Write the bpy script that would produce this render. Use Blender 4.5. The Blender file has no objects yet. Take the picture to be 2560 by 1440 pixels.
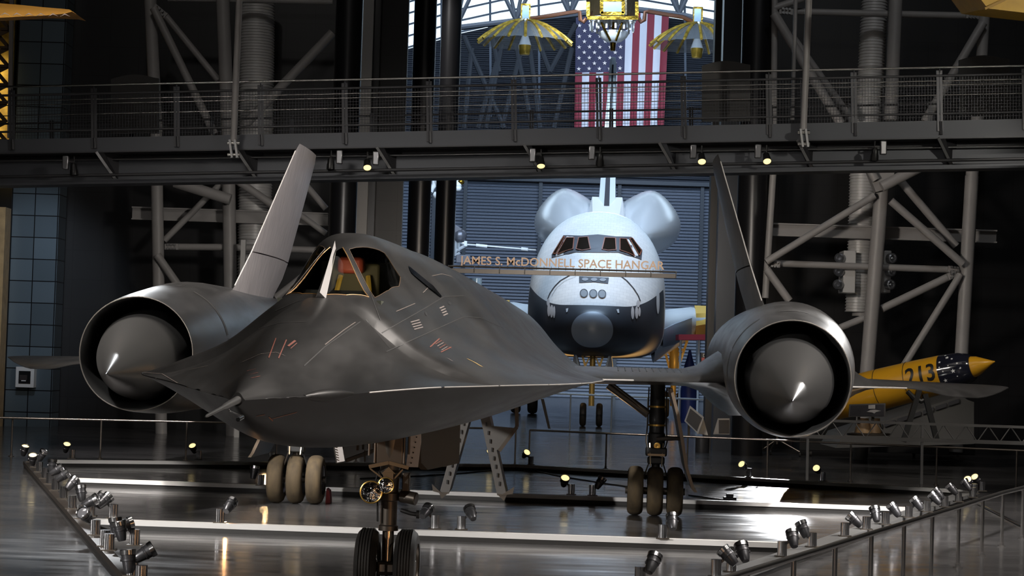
import bpy, bmesh, math, random
from mathutils import Vector, Matrix
from mathutils.bvhtree import BVHTree
random.seed(7)
PI = math.pi
scene = bpy.context.scene
COL = scene.collection

# ------------------------------------------------------------------ camera
F_PX, CAM_H, PITCH, ROLL = 5137.3, 2.0852, 0.03649, 0.0304
cp, sp, cr, sr = math.cos(PITCH), math.sin(PITCH), math.cos(ROLL), math.sin(ROLL)
_X = Vector((1, 0, 0)); _U = Vector((0, -sp, cp)); _F = Vector((0, cp, sp))
CAM = Vector((0, 0, CAM_H))
cam_d = bpy.data.cameras.new('camera'); cam = bpy.data.objects.new('camera', cam_d); COL.objects.link(cam)
_r = cr * _X + sr * _U; _u = -sr * _X + cr * _U
cam.matrix_world = Matrix(((_r.x, _u.x, -_F.x, 0), (_r.y, _u.y, -_F.y, 0), (_r.z, _u.z, -_F.z, CAM_H), (0, 0, 0, 1)))
cam_d.sensor_width = 36; cam_d.lens = F_PX / 2560 * 36; cam_d.clip_end = 500; cam_d.clip_start = 0.1
scene.camera = cam

def ray(px, py):
    dx, dy = px - 1280, py - 720
    u = dx * cr + dy * sr; v = -dx * sr + dy * cr
    return _X * u / F_PX - _U * v / F_PX + _F
def P(px, py, d):
    "world point on the sight line through a pixel of the photograph, at distance d along Y"
    r = ray(px, py); return CAM + r * (d / r.y)
def G(px, py, z=0.0):
    r = ray(px, py); return CAM + r * ((z - CAM_H) / r.z)

# ------------------------------------------------------------------ materials
MATS = {}
def mat(name, col, rough=0.5, metal=0.0, noise=0.0, nscale=6.0, bump=0.0, bscale=40.0, emit=None, estr=0.0, spec=0.5, coat=0.0, alpha=1.0, rnoise=0.0, stretch=(1, 1, 1)):
    if name in MATS: return MATS[name]
    m = bpy.data.materials.new(name); m.use_nodes = True
    nt = m.node_tree; b = nt.nodes['Principled BSDF']
    b.inputs['Base Color'].default_value = (*col, 1); b.inputs['Roughness'].default_value = rough
    b.inputs['Metallic'].default_value = metal; b.inputs['Specular IOR Level'].default_value = spec
    b.inputs['Coat Weight'].default_value = coat; b.inputs['Alpha'].default_value = alpha
    if emit: b.inputs['Emission Color'].default_value = (*emit, 1); b.inputs['Emission Strength'].default_value = estr
    if noise or bump or rnoise:
        tc = nt.nodes.new('ShaderNodeTexCoord'); mp = nt.nodes.new('ShaderNodeMapping'); mp.inputs['Scale'].default_value = stretch
        nt.links.new(tc.outputs['Object'], mp.inputs[0])
    if noise or rnoise:
        n = nt.nodes.new('ShaderNodeTexNoise'); n.inputs['Scale'].default_value = nscale; n.inputs['Detail'].default_value = 5
        nt.links.new(mp.outputs[0], n.inputs['Vector'])
    if noise:
        r = nt.nodes.new('ShaderNodeValToRGB')
        r.color_ramp.elements[0].position = .3; r.color_ramp.elements[1].position = .72
        r.color_ramp.elements[0].color = (*[c * (1 - noise) for c in col], 1); r.color_ramp.elements[1].color = (*[min(1, c * (1 + noise)) for c in col], 1)
        nt.links.new(n.outputs['Fac'], r.inputs[0]); nt.links.new(r.outputs[0], b.inputs['Base Color'])
    if rnoise:
        mr = nt.nodes.new('ShaderNodeMapRange'); mr.inputs[1].default_value = .3; mr.inputs[2].default_value = .7
        mr.inputs[3].default_value = max(.02, rough - rnoise); mr.inputs[4].default_value = min(1, rough + rnoise)
        nt.links.new(n.outputs['Fac'], mr.inputs[0]); nt.links.new(mr.outputs[0], b.inputs['Roughness'])
    if bump:
        n2 = nt.nodes.new('ShaderNodeTexNoise'); n2.inputs['Scale'].default_value = bscale; n2.inputs['Detail'].default_value = 3
        bp = nt.nodes.new('ShaderNodeBump'); bp.inputs['Strength'].default_value = bump; bp.inputs['Distance'].default_value = .02
        nt.links.new(mp.outputs[0], n2.inputs['Vector']); nt.links.new(n2.outputs['Fac'], bp.inputs['Height']); nt.links.new(bp.outputs[0], b.inputs['Normal'])
    MATS[name] = m; return m
def glass(name, col=(1, 1, 1), rough=.02, mixf=.85, ior=1.5):
    "thin clear pane: mostly transparent, with a mirror reflection"
    if name in MATS: return MATS[name]
    m = bpy.data.materials.new(name); m.use_nodes = True; nt = m.node_tree; nt.nodes.clear()
    o = nt.nodes.new('ShaderNodeOutputMaterial'); mx = nt.nodes.new('ShaderNodeMixShader')
    t = nt.nodes.new('ShaderNodeBsdfTransparent'); t.inputs[0].default_value = (*col, 1)
    g = nt.nodes.new('ShaderNodeBsdfGlossy'); g.inputs['Roughness'].default_value = rough
    fr = nt.nodes.new('ShaderNodeFresnel'); fr.inputs[0].default_value = ior
    mt = nt.nodes.new('ShaderNodeMath'); mt.operation = 'ADD'; mt.inputs[1].default_value = 1 - mixf
    nt.links.new(fr.outputs[0], mt.inputs[0]); nt.links.new(mt.outputs[0], mx.inputs[0])
    nt.links.new(t.outputs[0], mx.inputs[1]); nt.links.new(g.outputs[0], mx.inputs[2]); nt.links.new(mx.outputs[0], o.inputs[0])
    MATS[name] = m; return m

# ------------------------------------------------------------------ mesh builder
def frame(d, up=Vector((0, 0, 1))):
    d = Vector(d).normalized()
    if abs(d.dot(up)) > .98: up = Vector((1, 0, 0))
    x = up.cross(d).normalized(); y = d.cross(x).normalized()
    return x, y, d
class MB:
    def __init__(s): s.v = []; s.f = []; s.m = []; s.mi = 0
    def add(s, vs, fs):
        o = len(s.v); s.v += [Vector(p) for p in vs]
        for f in fs: s.f.append([i + o for i in f]); s.m.append(s.mi)
        return s
    def box(s, c, size, rz=0.0, M=None):
        c = Vector(c); hx, hy, hz = [k / 2 for k in size]
        R = M if M is not None else Matrix.Rotation(rz, 3, 'Z')
        vs = [c + R @ Vector((x * hx, y * hy, z * hz)) for z in (-1, 1) for x, y in ((-1, -1), (1, -1), (1, 1), (-1, 1))]
        return s.add(vs, [(3, 2, 1, 0), (4, 5, 6, 7), (0, 1, 5, 4), (1, 2, 6, 5), (2, 3, 7, 6), (3, 0, 4, 7)])
    def bar(s, p0, p1, w, h, up=Vector((0, 0, 1))):
        "rectangular bar from p0 to p1, w across, h along up"
        p0, p1 = Vector(p0), Vector(p1); x, y, d = frame(p1 - p0, Vector(up))
        return s.add([p + x * a * w / 2 + y * b * h / 2 for p in (p0, p1) for a, b in ((-1, -1), (1, -1), (1, 1), (-1, 1))],
                     [(3, 2, 1, 0), (4, 5, 6, 7), (0, 1, 5, 4), (1, 2, 6, 5), (2, 3, 7, 6), (3, 0, 4, 7)])
    def cyl(s, p0, p1, r0, r1=None, n=16, caps=True):
        r1 = r0 if r1 is None else r1
        return s.turn(p0, Vector(p1) - Vector(p0), [(0, r0), ((Vector(p1) - Vector(p0)).length, r1)], n, caps)
    def turn(s, o, d, prof, n=24, caps=True, up=Vector((0, 0, 1))):
        "surface of revolution: prof = [(distance along d, radius)]"
        o = Vector(o); x, y, d = frame(d, up); vs = []; fs = []
        for t, r in prof:
            vs += [o + d * t + (x * math.cos(2 * PI * k / n) + y * math.sin(2 * PI * k / n)) * max(r, 1e-4) for k in range(n)]
        for i in range(len(prof) - 1):
            for k in range(n):
                a, b = i * n + k, i * n + (k + 1) % n
                fs.append((a, b, b + n, a + n))
        if caps: fs.append(tuple(range(n))[::-1]); fs.append(tuple((len(prof) - 1) * n + k for k in range(n)))
        return s.add(vs, fs)
    def tube(s, pts, r, n=8, caps=True):
        pts = [Vector(p) for p in pts]; rs = r if isinstance(r, (list, tuple)) else [r] * len(pts); vs = []; fs = []
        x = None
        for i, p in enumerate(pts):
            d = (pts[min(i + 1, len(pts) - 1)] - pts[max(i - 1, 0)]).normalized()
            if x is None: x, y, _ = frame(d)
            x = (x - d * x.dot(d)).normalized(); y = d.cross(x)
            vs += [p + (x * math.cos(2 * PI * k / n) + y * math.sin(2 * PI * k / n)) * rs[i] for k in range(n)]
        for i in range(len(pts) - 1):
            for k in range(n):
                a, b = i * n + k, i * n + (k + 1) % n
                fs.append((a, b, b + n, a + n))
        if caps: fs.append(tuple(range(n))[::-1]); fs.append(tuple((len(pts) - 1) * n + k for k in range(n)))
        return s.add(vs, fs)
    def loft(s, rings, closed=True, caps=(True, True)):
        n = len(rings[0]); vs = [p for r in rings for p in r]; fs = []
        for i in range(len(rings) - 1):
            for k in range(n if closed else n - 1):
                a, b = i * n + k, i * n + (k + 1) % n
                fs.append((a, b, b + n, a + n))
        if caps[0]: fs.append(tuple(range(n))[::-1])
        if caps[1]: fs.append(tuple((len(rings) - 1) * n + k for k in range(n)))
        return s.add(vs, fs)
    def prism(s, poly, d):
        "polygon of 3-D points extruded by the vector d"
        poly = [Vector(p) for p in poly]; d = Vector(d); n = len(poly)
        return s.add(poly + [p + d for p in poly], [tuple(range(n))[::-1], tuple(range(n, 2 * n))] + [(k, (k + 1) % n, (k + 1) % n + n, k + n) for k in range(n)])
    def ball(s, c, r, n=12, m=8, sq=(1, 1, 1)):
        c = Vector(c)
        prof = [[c + Vector((r * sq[0] * math.sin(PI * j / m) * math.cos(2 * PI * k / n), r * sq[1] * math.sin(PI * j / m) * math.sin(2 * PI * k / n), r * sq[2] * math.cos(PI * j / m))) for k in range(n)] for j in range(1, m)]
        s.loft(prof[::-1]); return s
    def ring(s, o, d, R, r, n=32, m=8):
        o = Vector(o); x, y, d = frame(d); rings = []
        for k in range(n):
            a = 2 * PI * k / n; q = x * math.cos(a) + y * math.sin(a)
            rings.append([o + q * (R + r * math.cos(2 * PI * j / m)) + d * r * math.sin(2 * PI * j / m) for j in range(m)])
        rings.append(rings[0]); return s.loft(rings, caps=(False, False))
    def build(s, name, mats, parent=None, origin=None, world=False, smooth=40, bevel=0.0):
        me = bpy.data.meshes.new(name); ob = bpy.data.objects.new(name, me); COL.objects.link(ob)
        vs = s.v
        if parent is not None:
            ob.parent = parent
            if world:
                iv = wm(parent).inverted(); vs = [iv @ p for p in vs]
        if origin is not None:
            og = Vector(origin); vs = [p - og for p in vs]; ob.location = og
        bm = bmesh.new(); bv = [bm.verts.new(p) for p in vs]
        for f, k in zip(s.f, s.m):
            try: fc = bm.faces.new([bv[i] for i in f]); fc.material_index = k; fc.smooth = smooth > 0
            except ValueError: pass
        bmesh.ops.remove_doubles(bm, verts=bm.verts, dist=1e-5)
        bmesh.ops.recalc_face_normals(bm, faces=bm.faces)
        bm.to_mesh(me); bm.free()
        for m in (mats if isinstance(mats, (list, tuple)) else [mats]): me.materials.append(m)
        if smooth > 0: me.set_sharp_from_angle(angle=math.radians(smooth))
        if bevel:
            b = ob.modifiers.new('bevel', 'BEVEL'); b.width = bevel; b.segments = 2; b.limit_method = 'ANGLE'
        return ob
def wm(o):
    "world matrix without waiting for the depsgraph"
    M = o.matrix_basis.copy()
    if o.parent: M = wm(o.parent) @ o.matrix_parent_inverse @ M
    return M
def tag(o, label=None, cat=None, group=None, kind=None):
    if label: o['label'] = label
    if cat: o['category'] = cat
    if group: o['group'] = group
    if kind: o['kind'] = kind
    return o
def thing(name, label, cat, loc=(0, 0, 0), rz=0.0, group=None):
    o = bpy.data.objects.new(name, None); COL.objects.link(o); o.empty_display_size = .2
    o.location = loc; o.rotation_euler = (0, 0, rz); return tag(o, label, cat, group)
def struct(o): o['kind'] = 'structure'; return o
def dup(root, loc, rz, label, group=None):
    r = root.copy(); COL.objects.link(r); r.location = loc; r.rotation_euler = (0, 0, rz); r['label'] = label
    if group: r['group'] = group
    for ch in list(root.children):
        c = ch.copy(); COL.objects.link(c); c.parent = r
        for g in list(ch.children):
            d = g.copy(); COL.objects.link(d); d.parent = c
    return r
def lerp(a, b, t): return a + (b - a) * t
def interp(tab, x):
    "piecewise monotone cubic through (x, y) pairs"
    xs = [t[0] for t in tab]; ys = [t[1] for t in tab]; n = len(xs)
    if x <= xs[0]: return ys[0]
    if x >= xs[-1]: return ys[-1]
    d = [(ys[i + 1] - ys[i]) / (xs[i + 1] - xs[i]) for i in range(n - 1)]
    def sl(i):
        if i == 0: return d[0]
        if i == n - 1: return d[-1]
        return 0 if d[i - 1] * d[i] <= 0 else 2 * d[i - 1] * d[i] / (d[i - 1] + d[i])
    for i in range(n - 1):
        if x <= xs[i + 1]:
            h = xs[i + 1] - xs[i]; t = (x - xs[i]) / h
            return (2*t**3 - 3*t**2 + 1) * ys[i] + (t**3 - 2*t**2 + t) * h * sl(i) + (-2*t**3 + 3*t**2) * ys[i + 1] + (t**3 - t**2) * h * sl(i + 1)
def text_mesh(mb, txt, o, ax, ay, h, depth=0.0, font_w=1.0, bold=0.0):
    "lettering as geometry: baseline start o, unit axes ax (along) and ay (up), cap height h"
    cu = bpy.data.curves.new('t', 'FONT'); cu.body = txt; cu.size = 1; cu.resolution_u = 3; cu.offset = bold
    ob = bpy.data.objects.new('t', cu); COL.objects.link(ob)
    dg = bpy.context.evaluated_depsgraph_get(); me = bpy.data.meshes.new_from_object(ob.evaluated_get(dg))
    ax, ay, o = Vector(ax), Vector(ay), Vector(o); az = ax.cross(ay); k = h / .69
    top = [o + ax * (p.co.x * k * font_w) + ay * (p.co.y * k) for p in me.vertices]
    fs = [tuple(p.vertices) for p in me.polygons]
    if depth:
        n = len(top); cnt = {}
        for f in fs:
            for i in range(len(f)):
                a, b = f[i], f[(i + 1) % len(f)]; cnt[(a, b)] = 1
        side = [(a, b, b + n, a + n) for (a, b) in cnt if (b, a) not in cnt]
        mb.add([p + az * depth for p in top] + top, fs + [tuple(i + n for i in f[::-1]) for f in fs] + side)
    else: mb.add(top, fs)
    w = max((p.co.x for p in me.vertices), default=0) * k * font_w
    bpy.data.objects.remove(ob); bpy.data.curves.remove(cu); bpy.data.meshes.remove(me)
    return w
def bvh_of(o):
    M = wm(o); return BVHTree.FromPolygons([M @ v.co for v in o.data.vertices], [tuple(p.vertices) for p in o.data.polygons])
def hit(bvh, px, py):
    r = ray(px, py).normalized(); h = bvh.ray_cast(CAM, r)
    return h[0], (h[1] if h[1].dot(r) < 0 else -h[1])
def decal(bvh, name, poly, m, parent, off=.02, sub=.0):
    "flat marking laid on a curved skin: fan of the polygon's outline, subdivided and dropped onto the surface"
    n = len(poly); cx_, cy_ = sum(p[0] for p in poly) / n, sum(p[1] for p in poly) / n; pts = []
    ed = []
    for i in range(n):
        a, b = poly[i], poly[(i + 1) % n]; k = max(1, int(math.hypot(a[0] - b[0], a[1] - b[1]) / 6))
        ed += [(lerp(a[0], b[0], t / k), lerp(a[1], b[1], t / k)) for t in range(k)]
    q = MB(); rings = []
    for t in (1, .66, .33, .02):
        r = []
        for (x, y) in ed:
            h, nn = hit(bvh, lerp(cx_, x, t), lerp(cy_, y, t)); r.append(h + nn * off)
        rings.append(r)
    q.loft(rings, caps=(False, True)); return q.build(name, m, parent, world=True, smooth=60)
def line_decal(bvh, name, pts, w, m, parent, off=.02):
    q = MB(); P3 = []
    for i in range(len(pts) - 1):
        k = max(1, int(math.hypot(pts[i + 1][0] - pts[i][0], pts[i + 1][1] - pts[i][1]) / 8))
        P3 += [(lerp(pts[i][0], pts[i + 1][0], t / k), lerp(pts[i][1], pts[i + 1][1], t / k)) for t in range(k)]
    P3.append(pts[-1]); h = [hit(bvh, *p) for p in P3]
    for i in range(len(h) - 1):
        a, b = h[i][0] + h[i][1] * off, h[i + 1][0] + h[i + 1][1] * off; x = (b - a).cross(h[i][1]).normalized() * w / 2
        q.add([a - x, b - x, b + x, a + x], [(0, 1, 2, 3)])
    return q.build(name, m, parent, world=True, smooth=0)
# ------------------------------------------------------------------ reconnaissance jet
AX0, AD0, PSI, SN = -0.9973, 17.684, 0.05103, 7.3
jet = thing('spy_plane', 'large matt black twin-engine jet with chined nose and two canted fins, parked on the floor', 'airplane', (AX0, AD0, 0), -PSI)
# local frame of the jet: x = to the right in the photo, y = aft of the nose gear, z = up
def L(l, s, z): return Vector((l, s - SN, z))
SKIN = mat('black_jet_skin', (.062, .060, .059), .36, .72, noise=.16, nscale=2.2, rnoise=.05, bump=.015, bscale=1.0, stretch=(2, .5, 2))
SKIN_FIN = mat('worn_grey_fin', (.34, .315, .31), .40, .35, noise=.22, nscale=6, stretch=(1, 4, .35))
SPIKE = mat('satin_spike', (.21, .205, .20), .33, .95)
DUCT = mat('duct_black', (.004, .004, .004), .6)
TIRE = mat('dusty_rubber', (.058, .040, .019), .85, noise=.4, nscale=9, stretch=(1, 1, .3))
TIREK = mat('black_rubber', (.022, .020, .018), .6, noise=.3, nscale=8)
GEAR = mat('dark_gear_metal', (.10, .085, .07), .38, .7)
CHROME = mat('polished_steel', (.55, .55, .55), .14, 1.0)
OILY = mat('oil_black', (.012, .012, .012), .5)
WHITE = mat('white_paint', (.72, .72, .72), .5)
BRASS = mat('brass_rim', (.75, .48, .12), .3, .8)

def cub(p, t): return tuple(p[0][i]*(1-t)**3 + 3*p[1][i]*t*(1-t)**2 + 3*p[2][i]*t*t*(1-t) + p[3][i]*t**3 for i in (0, 1))
W = [(0, .04), (.25, .12), (.5, .22), (1, .41), (1.5, .63), (2, .86), (3, 1.18), (4, 1.40), (5, 1.53), (6, 1.62), (8, 1.71), (12, 1.75), (17, 1.77), (26, 1.7), (29, 1.1), (31, .35)]
ZC = [(0, 1.857), (1, 1.882), (2, 1.926), (4, 1.94), (8, 1.935), (17, 1.90), (31, 1.95)]
ZT = [(0, 1.895), (.5, 2.0), (1, 2.11), (2, 2.33), (2.8, 2.47), (3.5, 2.6), (5, 2.8), (6.5, 2.98), (7.5, 3.04), (12, 3.05), (24, 3.04), (28, 2.7), (31, 2.2)]
ZB = [(0, 1.825), (.5, 1.72), (1, 1.64), (2, 1.545), (3, 1.50), (4, 1.485), (8, 1.475), (15, 1.53), (24, 1.55), (31, 1.8)]
A_ = [(0, .5), (1, .30), (3, .28), (6, .36), (10, .42), (17, .44)]
C_ = [(0, .6), (1, .42), (3, .40), (6, .38), (10, .42), (17, .45)]
E_ = [(0, .3), (1, .14), (3, .12), (6, .12), (17, .14)]
OVER = {  # hand-set upper half sections through the cockpit: (half width, height)
    2.86: [(0, 2.475), (.06, 2.472), (.13, 2.462), (.20, 2.445), (.28, 2.41), (.40, 2.32), (.62, 2.15), (.88, 2.03)],
    3.1: [(0, 2.63), (.06, 2.60), (.13, 2.56), (.20, 2.52), (.28, 2.475), (.40, 2.38), (.66, 2.17), (.95, 2.04)],
    3.4: [(0, 2.815), (.055, 2.80), (.12, 2.745), (.20, 2.645), (.30, 2.52), (.42, 2.41), (.68, 2.19), (1.0, 2.045)],
    3.8: [(0, 2.915), (.11, 2.90), (.19, 2.83), (.26, 2.72), (.345, 2.57), (.47, 2.43), (.72, 2.205), (1.04, 2.05)],
    4.3: [(0, 2.98), (.14, 2.96), (.25, 2.87), (.33, 2.70), (.42, 2.55), (.54, 2.42), (.77, 2.215), (1.08, 2.05)],
    5.2: [(0, 3.0), (.16, 2.98), (.29, 2.88), (.39, 2.71), (.50, 2.55), (.64, 2.41), (.87, 2.22), (1.15, 2.055)],
    6.3: [(0, 3.02), (.18, 2.99), (.33, 2.88), (.44, 2.73), (.56, 2.57), (.72, 2.42), (.95, 2.225), (1.2, 2.065)],
}
def bez_sec(s):
    w, zc, zt = interp(W, s), interp(ZC, s), interp(ZT, s); h = zt - zc
    p = [(0, 1), (interp(A_, s), 1), (interp(C_, s), interp(E_, s)), (1, 0)]
    o = []
    for fx in (0, .06, .12, .18, .26, .37, .54, .77, 1):
        lo, hi = 0.0, 1.0
        for _ in range(40):
            m_ = (lo + hi) / 2
            if cub(p, m_)[0] < fx: lo = m_
            else: hi = m_
        o.append((fx * w, zc + cub(p, lo)[1] * h))
    return o
STA = sorted(set([0, .25, .5, 1, 1.5, 2, 2.5, 2.78] + list(OVER) + [7.5, 9, 11, 13, 15, 17, 20, 24, 26, 28, 29.5, 31]))
SECS = {s: (OVER[s] + [(interp(W, s), interp(ZC, s))] if s in OVER else bez_sec(s)) for s in STA}
TABS = [([(s, SECS[s][k][0]) for s in STA], [(s, SECS[s][k][1]) for s in STA]) for k in range(9)]
_cache = {}
def ctrl(s):
    k = round(s, 5)
    if k not in _cache: _cache[k] = [(interp(a, s), interp(b, s)) for a, b in TABS]
    return _cache[k]
def upper(s, v):
    "point of the upper skin: v from -8 (chine, photo left) over 0 (crest) to 8"
    c = ctrl(s); q = min(abs(v), 7.9999); i = int(q); t = q - i
    g = lambda k: (-c[1][0], c[1][1]) if k < 0 else c[min(k, 8)]
    p0, p1, p2, p3 = g(i - 1), g(i), g(i + 1), g(i + 2) if i < 7 else (2 * c[8][0] - c[7][0], 2 * c[8][1] - c[7][1])
    if i == 0 and 2.9 < s < 3.75:   # knife-edge crest of the windscreen
        k = 1 - abs(s - 3.3) / .45; k = max(0, min(1, k)); p0 = tuple(lerp(p0[j], 2 * p1[j] - p2[j], k) for j in (0, 1))
    h = [.5 * (2*p1[j] + (p2[j]-p0[j])*t + (2*p0[j]-5*p1[j]+4*p2[j]-p3[j])*t*t + (3*p1[j]-p0[j]-3*p2[j]+p3[j])*t**3) for j in (0, 1)]
    return L(math.copysign(h[0], v), s, h[1])
def lower(s, v):
    w, zc, zb = interp(W, s), interp(ZC, s), interp(ZB, s); h = zc - zb
    x, y = cub([(0, -1), (.42, -1), (.62, -.42), (1, 0)], abs(v) / 8)
    return L(math.copysign(x * w, v), s, zc + y * h)
def on_skin(s, v, off=.004):
    a = upper(s, v); n = (upper(s + .02, v) - a).cross(upper(s, v + .02) - a).normalized()
    if n.z < 0: n = -n
    return a + n * off
# windows, as polygons in (s, v) on the right-hand half
WIN = {'windshield': [(2.90, .22), (3.36, .22), (3.46, .75), (3.13, 3.9), (2.95, 2.2)],
       'canopy_window': [(3.50, 1.3), (4.12, 2.2), (4.34, 3.15), (4.1, 3.7), (3.7, 4.05), (3.24, 4.1)]}
def convex(p): 
    return p
def inside(poly, s, v):
    r = False; n = len(poly)
    for i in range(n):
        (x0, y0), (x1, y1) = poly[i], poly[(i + 1) % n]
        if (y0 > v) != (y1 > v) and s < (x1 - x0) * (v - y0) / (y1 - y0) + x0: r = not r
    return r
ss = []
s = 0.0
while s < 31.001:
    ss.append(round(s, 4)); s += .1 if s < 2.6 else (.06 if s < 4.9 else (.2 if s < 9 else .5))
ss[-1] = 31.0
vs_ = [k * .25 for k in range(-32, 33)]
bm = bmesh.new(); grid = [[bm.verts.new((s, v, 0)) for v in vs_] for s in ss]
for i in range(len(ss) - 1):
    for j in range(len(vs_) - 1): bm.faces.new((grid[i][j], grid[i + 1][j], grid[i + 1][j + 1], grid[i][j + 1]))
for nm, poly in WIN.items():
    for sg in (1, -1):
        pl = [(a, b * sg) for a, b in poly]
        for i in range(len(pl)):
            (x0, y0), (x1, y1) = pl[i], pl[(i + 1) % len(pl)]
            lo = (min(x0, x1) - .12, min(y0, y1) - .5); hi = (max(x0, x1) + .12, max(y0, y1) + .5)
            fs = [f for f in bm.faces if lo[0] <= f.calc_center_median().x <= hi[0] and lo[1] <= f.calc_center_median().y <= hi[1]]
            geo = list({e for f in fs for e in f.edges}) + list({q for f in fs for q in f.verts}) + fs
            bmesh.ops.bisect_plane(bm, geom=geo, plane_co=(x0, y0, 0), plane_no=(y1 - y0, x0 - x1, 0), dist=1e-5)
body = MB(); panes = {}
ids = {}
for f in bm.faces:
    c = f.calc_center_median(); where = None
    for nm, poly in WIN.items():
        for sg in (1, -1):
            if inside([(a, b * sg) for a, b in poly], c.x, c.y): where = (nm, sg)
    tgt = panes.setdefault(where, MB()) if where else body
    tgt.add([upper(q.co.x, q.co.y) for q in f.verts], [tuple(range(len(f.verts)))])
bm.free()
low = [[lower(s, v) for v in [k * .5 for k in range(-16, 17)]] for s in ss]
body.loft(low, closed=False, caps=(False, False))
body.add([upper(0, v) for v in vs_] + [lower(0, k * .5) for k in range(16, -17, -1)], [tuple(range(len(vs_) + 33))])
body.add([upper(31, v) for v in vs_] + [lower(31, k * .5) for k in range(16, -17, -1)], [tuple(range(len(vs_) + 33))])
fus = body.build('fuselage', SKIN, jet, smooth=28)
GL = glass('cockpit_glass', (.86, .86, .80), .05, .97, 1.18)
for (nm, sg), mb in panes.items(): mb.build(nm, GL, jet, smooth=60)
# orange-brown pane seals
SEAL = mat('amber_window_seal', (.34, .18, .06), .35, .3)
for nm, poly in WIN.items():
    for sg in (1, -1):
        sm = MB(); n = len(poly)
        edges = [3, 4, 2] if nm == 'windshield' else range(n)
        for i in edges:
            a, b = poly[i], poly[(i + 1) % n]
            sm.tube([on_skin(lerp(a[0], b[0], t / 6), sg * lerp(a[1], b[1], t / 6), .001) for t in range(7)], .0035 if nm == 'windshield' else .0025, 6)
        sm.build('window_seal', SEAL if nm == 'windshield' else mat('dark_window_seal', (.10, .065, .04), .45), jet)
# centre splitter of the windscreen
sp_ = MB()
sp_.loft([[L(-.035 + .030 * k, 2.80 + .62 * k, lerp(2.462, 2.80, k)), L(0, 2.76 + .62 * k, lerp(2.50, 2.87, k)), L(.035 - .030 * k, 2.80 + .62 * k, lerp(2.462, 2.80, k))] for k in (0, .5, 1)])
sp_.build('windshield_splitter', mat('splitter_grey', (.42, .40, .39), .45), jet)
# cockpit inside
ck = MB(); ck.box(L(0, 4.0, 2.22), (.66, 1.9, .04)); ck.box(L(0, 4.9, 2.5), (.6, .05, .6)); ck.box(L(-.32, 4.0, 2.34), (.05, 1.6, .26)); ck.box(L(.32, 4.0, 2.34), (.05, 1.6, .26))
ck.build('cockpit_tub', mat('cockpit_dark', (.07, .075, .055), .7), jet)
ip = MB(); ip.box(L(0, 3.52, 2.42), (.44, .10, .24)); inst = ip.build('instrument_panel', mat('panel_black', (.02, .02, .02), .5), jet)
for k in range(6):
    q = MB(); q.turn(L(-.13 + .13 * (k % 3), 3.465, 2.38 + .1 * (k // 3)), (0, -1, 0), [(0, .022), (.008, .022)], 12); q.build('dial', mat('dial_white', (.5, .5, .48), .4), inst)
st = MB(); st.box(L(0, 4.55, 2.5), (.36, .10, .55)); st.box(L(0, 4.35, 2.30), (.36, .4, .1)); seat = st.build('ejection_seat', mat('seat_olive', (.10, .09, .05), .7), jet, bevel=.02)
hr = MB(); hr.box(L(-.02, 4.42, 2.755), (.19, .14, .12)); hr.build('headrest', mat('seat_red', (.22, .035, .018), .6), seat, bevel=.03)
hs = MB()
for k in (-1, 1): hs.tube([L(.10 * k, 4.47, 2.68), L(.13 * k, 4.40, 2.5), L(.15 * k, 4.3, 2.34)], .02, 6)
hs.build('harness', mat('harness_yellow', (.45, .30, .05), .6), seat)
# rear-cockpit windows, small
for sg in (1, -1):
    rw = MB(); rw.add([on_skin(a, sg * b, .006) for a, b in ((4.95, 2.55), (5.75, 3.3), (5.85, 3.75), (5.75, 3.85), (4.93, 2.85))], [(0, 1, 2, 3, 4)])
    rw.build('rear_window', mat('rear_pane', (.35, .40, .48), .06, 1.0, noise=.9, nscale=22, stretch=(1, 1, .3)), jet)
# pitot boom
pb = MB(); T0, T1 = L(0, .05, 1.86), L(.02, -.9, 1.795)
pb.turn(T0, T1 - T0, [(-.25, .035), (0, .021), (.4, .016), (.46, .011), (.9, .008), (.95, .003)], 16)
pit = pb.build('pitot_boom', mat('boom_steel', (.42, .41, .40), .28, .9), jet)
q = MB(); q.cyl(lerp(T0, T1, .5) + Vector((.03, 0, -.012)), lerp(T0, T1, .40) + Vector((.085, 0, -.05)), .006, n=8); q.cyl(lerp(T0, T1, .43) + Vector((.085, 0, -.05)), lerp(T0, T1, .56) + Vector((.085, 0, -.05)), .011, n=10)
q.build('alpha_probe', CHROME, pit)
# blister on the chine, bright chine edge strip
bl = MB()
for k in range(13):
    pass
rings = []
for k in range(9):
    t = k / 8; s0 = lerp(.62, 1.12, t); r = .045 * math.sin(PI * max(.04, min(.96, t))) ** .6
    c = upper(s0, 8); rings.append([c + Vector((-.02 + r * .9 * math.cos(a), 0, r * .8 * math.sin(a))) for a in [2 * PI * j / 12 for j in range(12)]])
bl.loft(rings); bl.build('sensor_blister', SKIN, jet)
EDGE = mat('bright_edge', (.60, .57, .54), .3, .6)
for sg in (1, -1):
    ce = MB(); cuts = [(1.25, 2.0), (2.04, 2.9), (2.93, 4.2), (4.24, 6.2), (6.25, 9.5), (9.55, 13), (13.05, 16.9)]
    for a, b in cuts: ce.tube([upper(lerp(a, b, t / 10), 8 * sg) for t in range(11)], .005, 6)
    ce.build('chine_edge', EDGE if sg > 0 else SKIN, jet)  # highlight painted on the right chine only; the left keeps the skin colour
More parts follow.
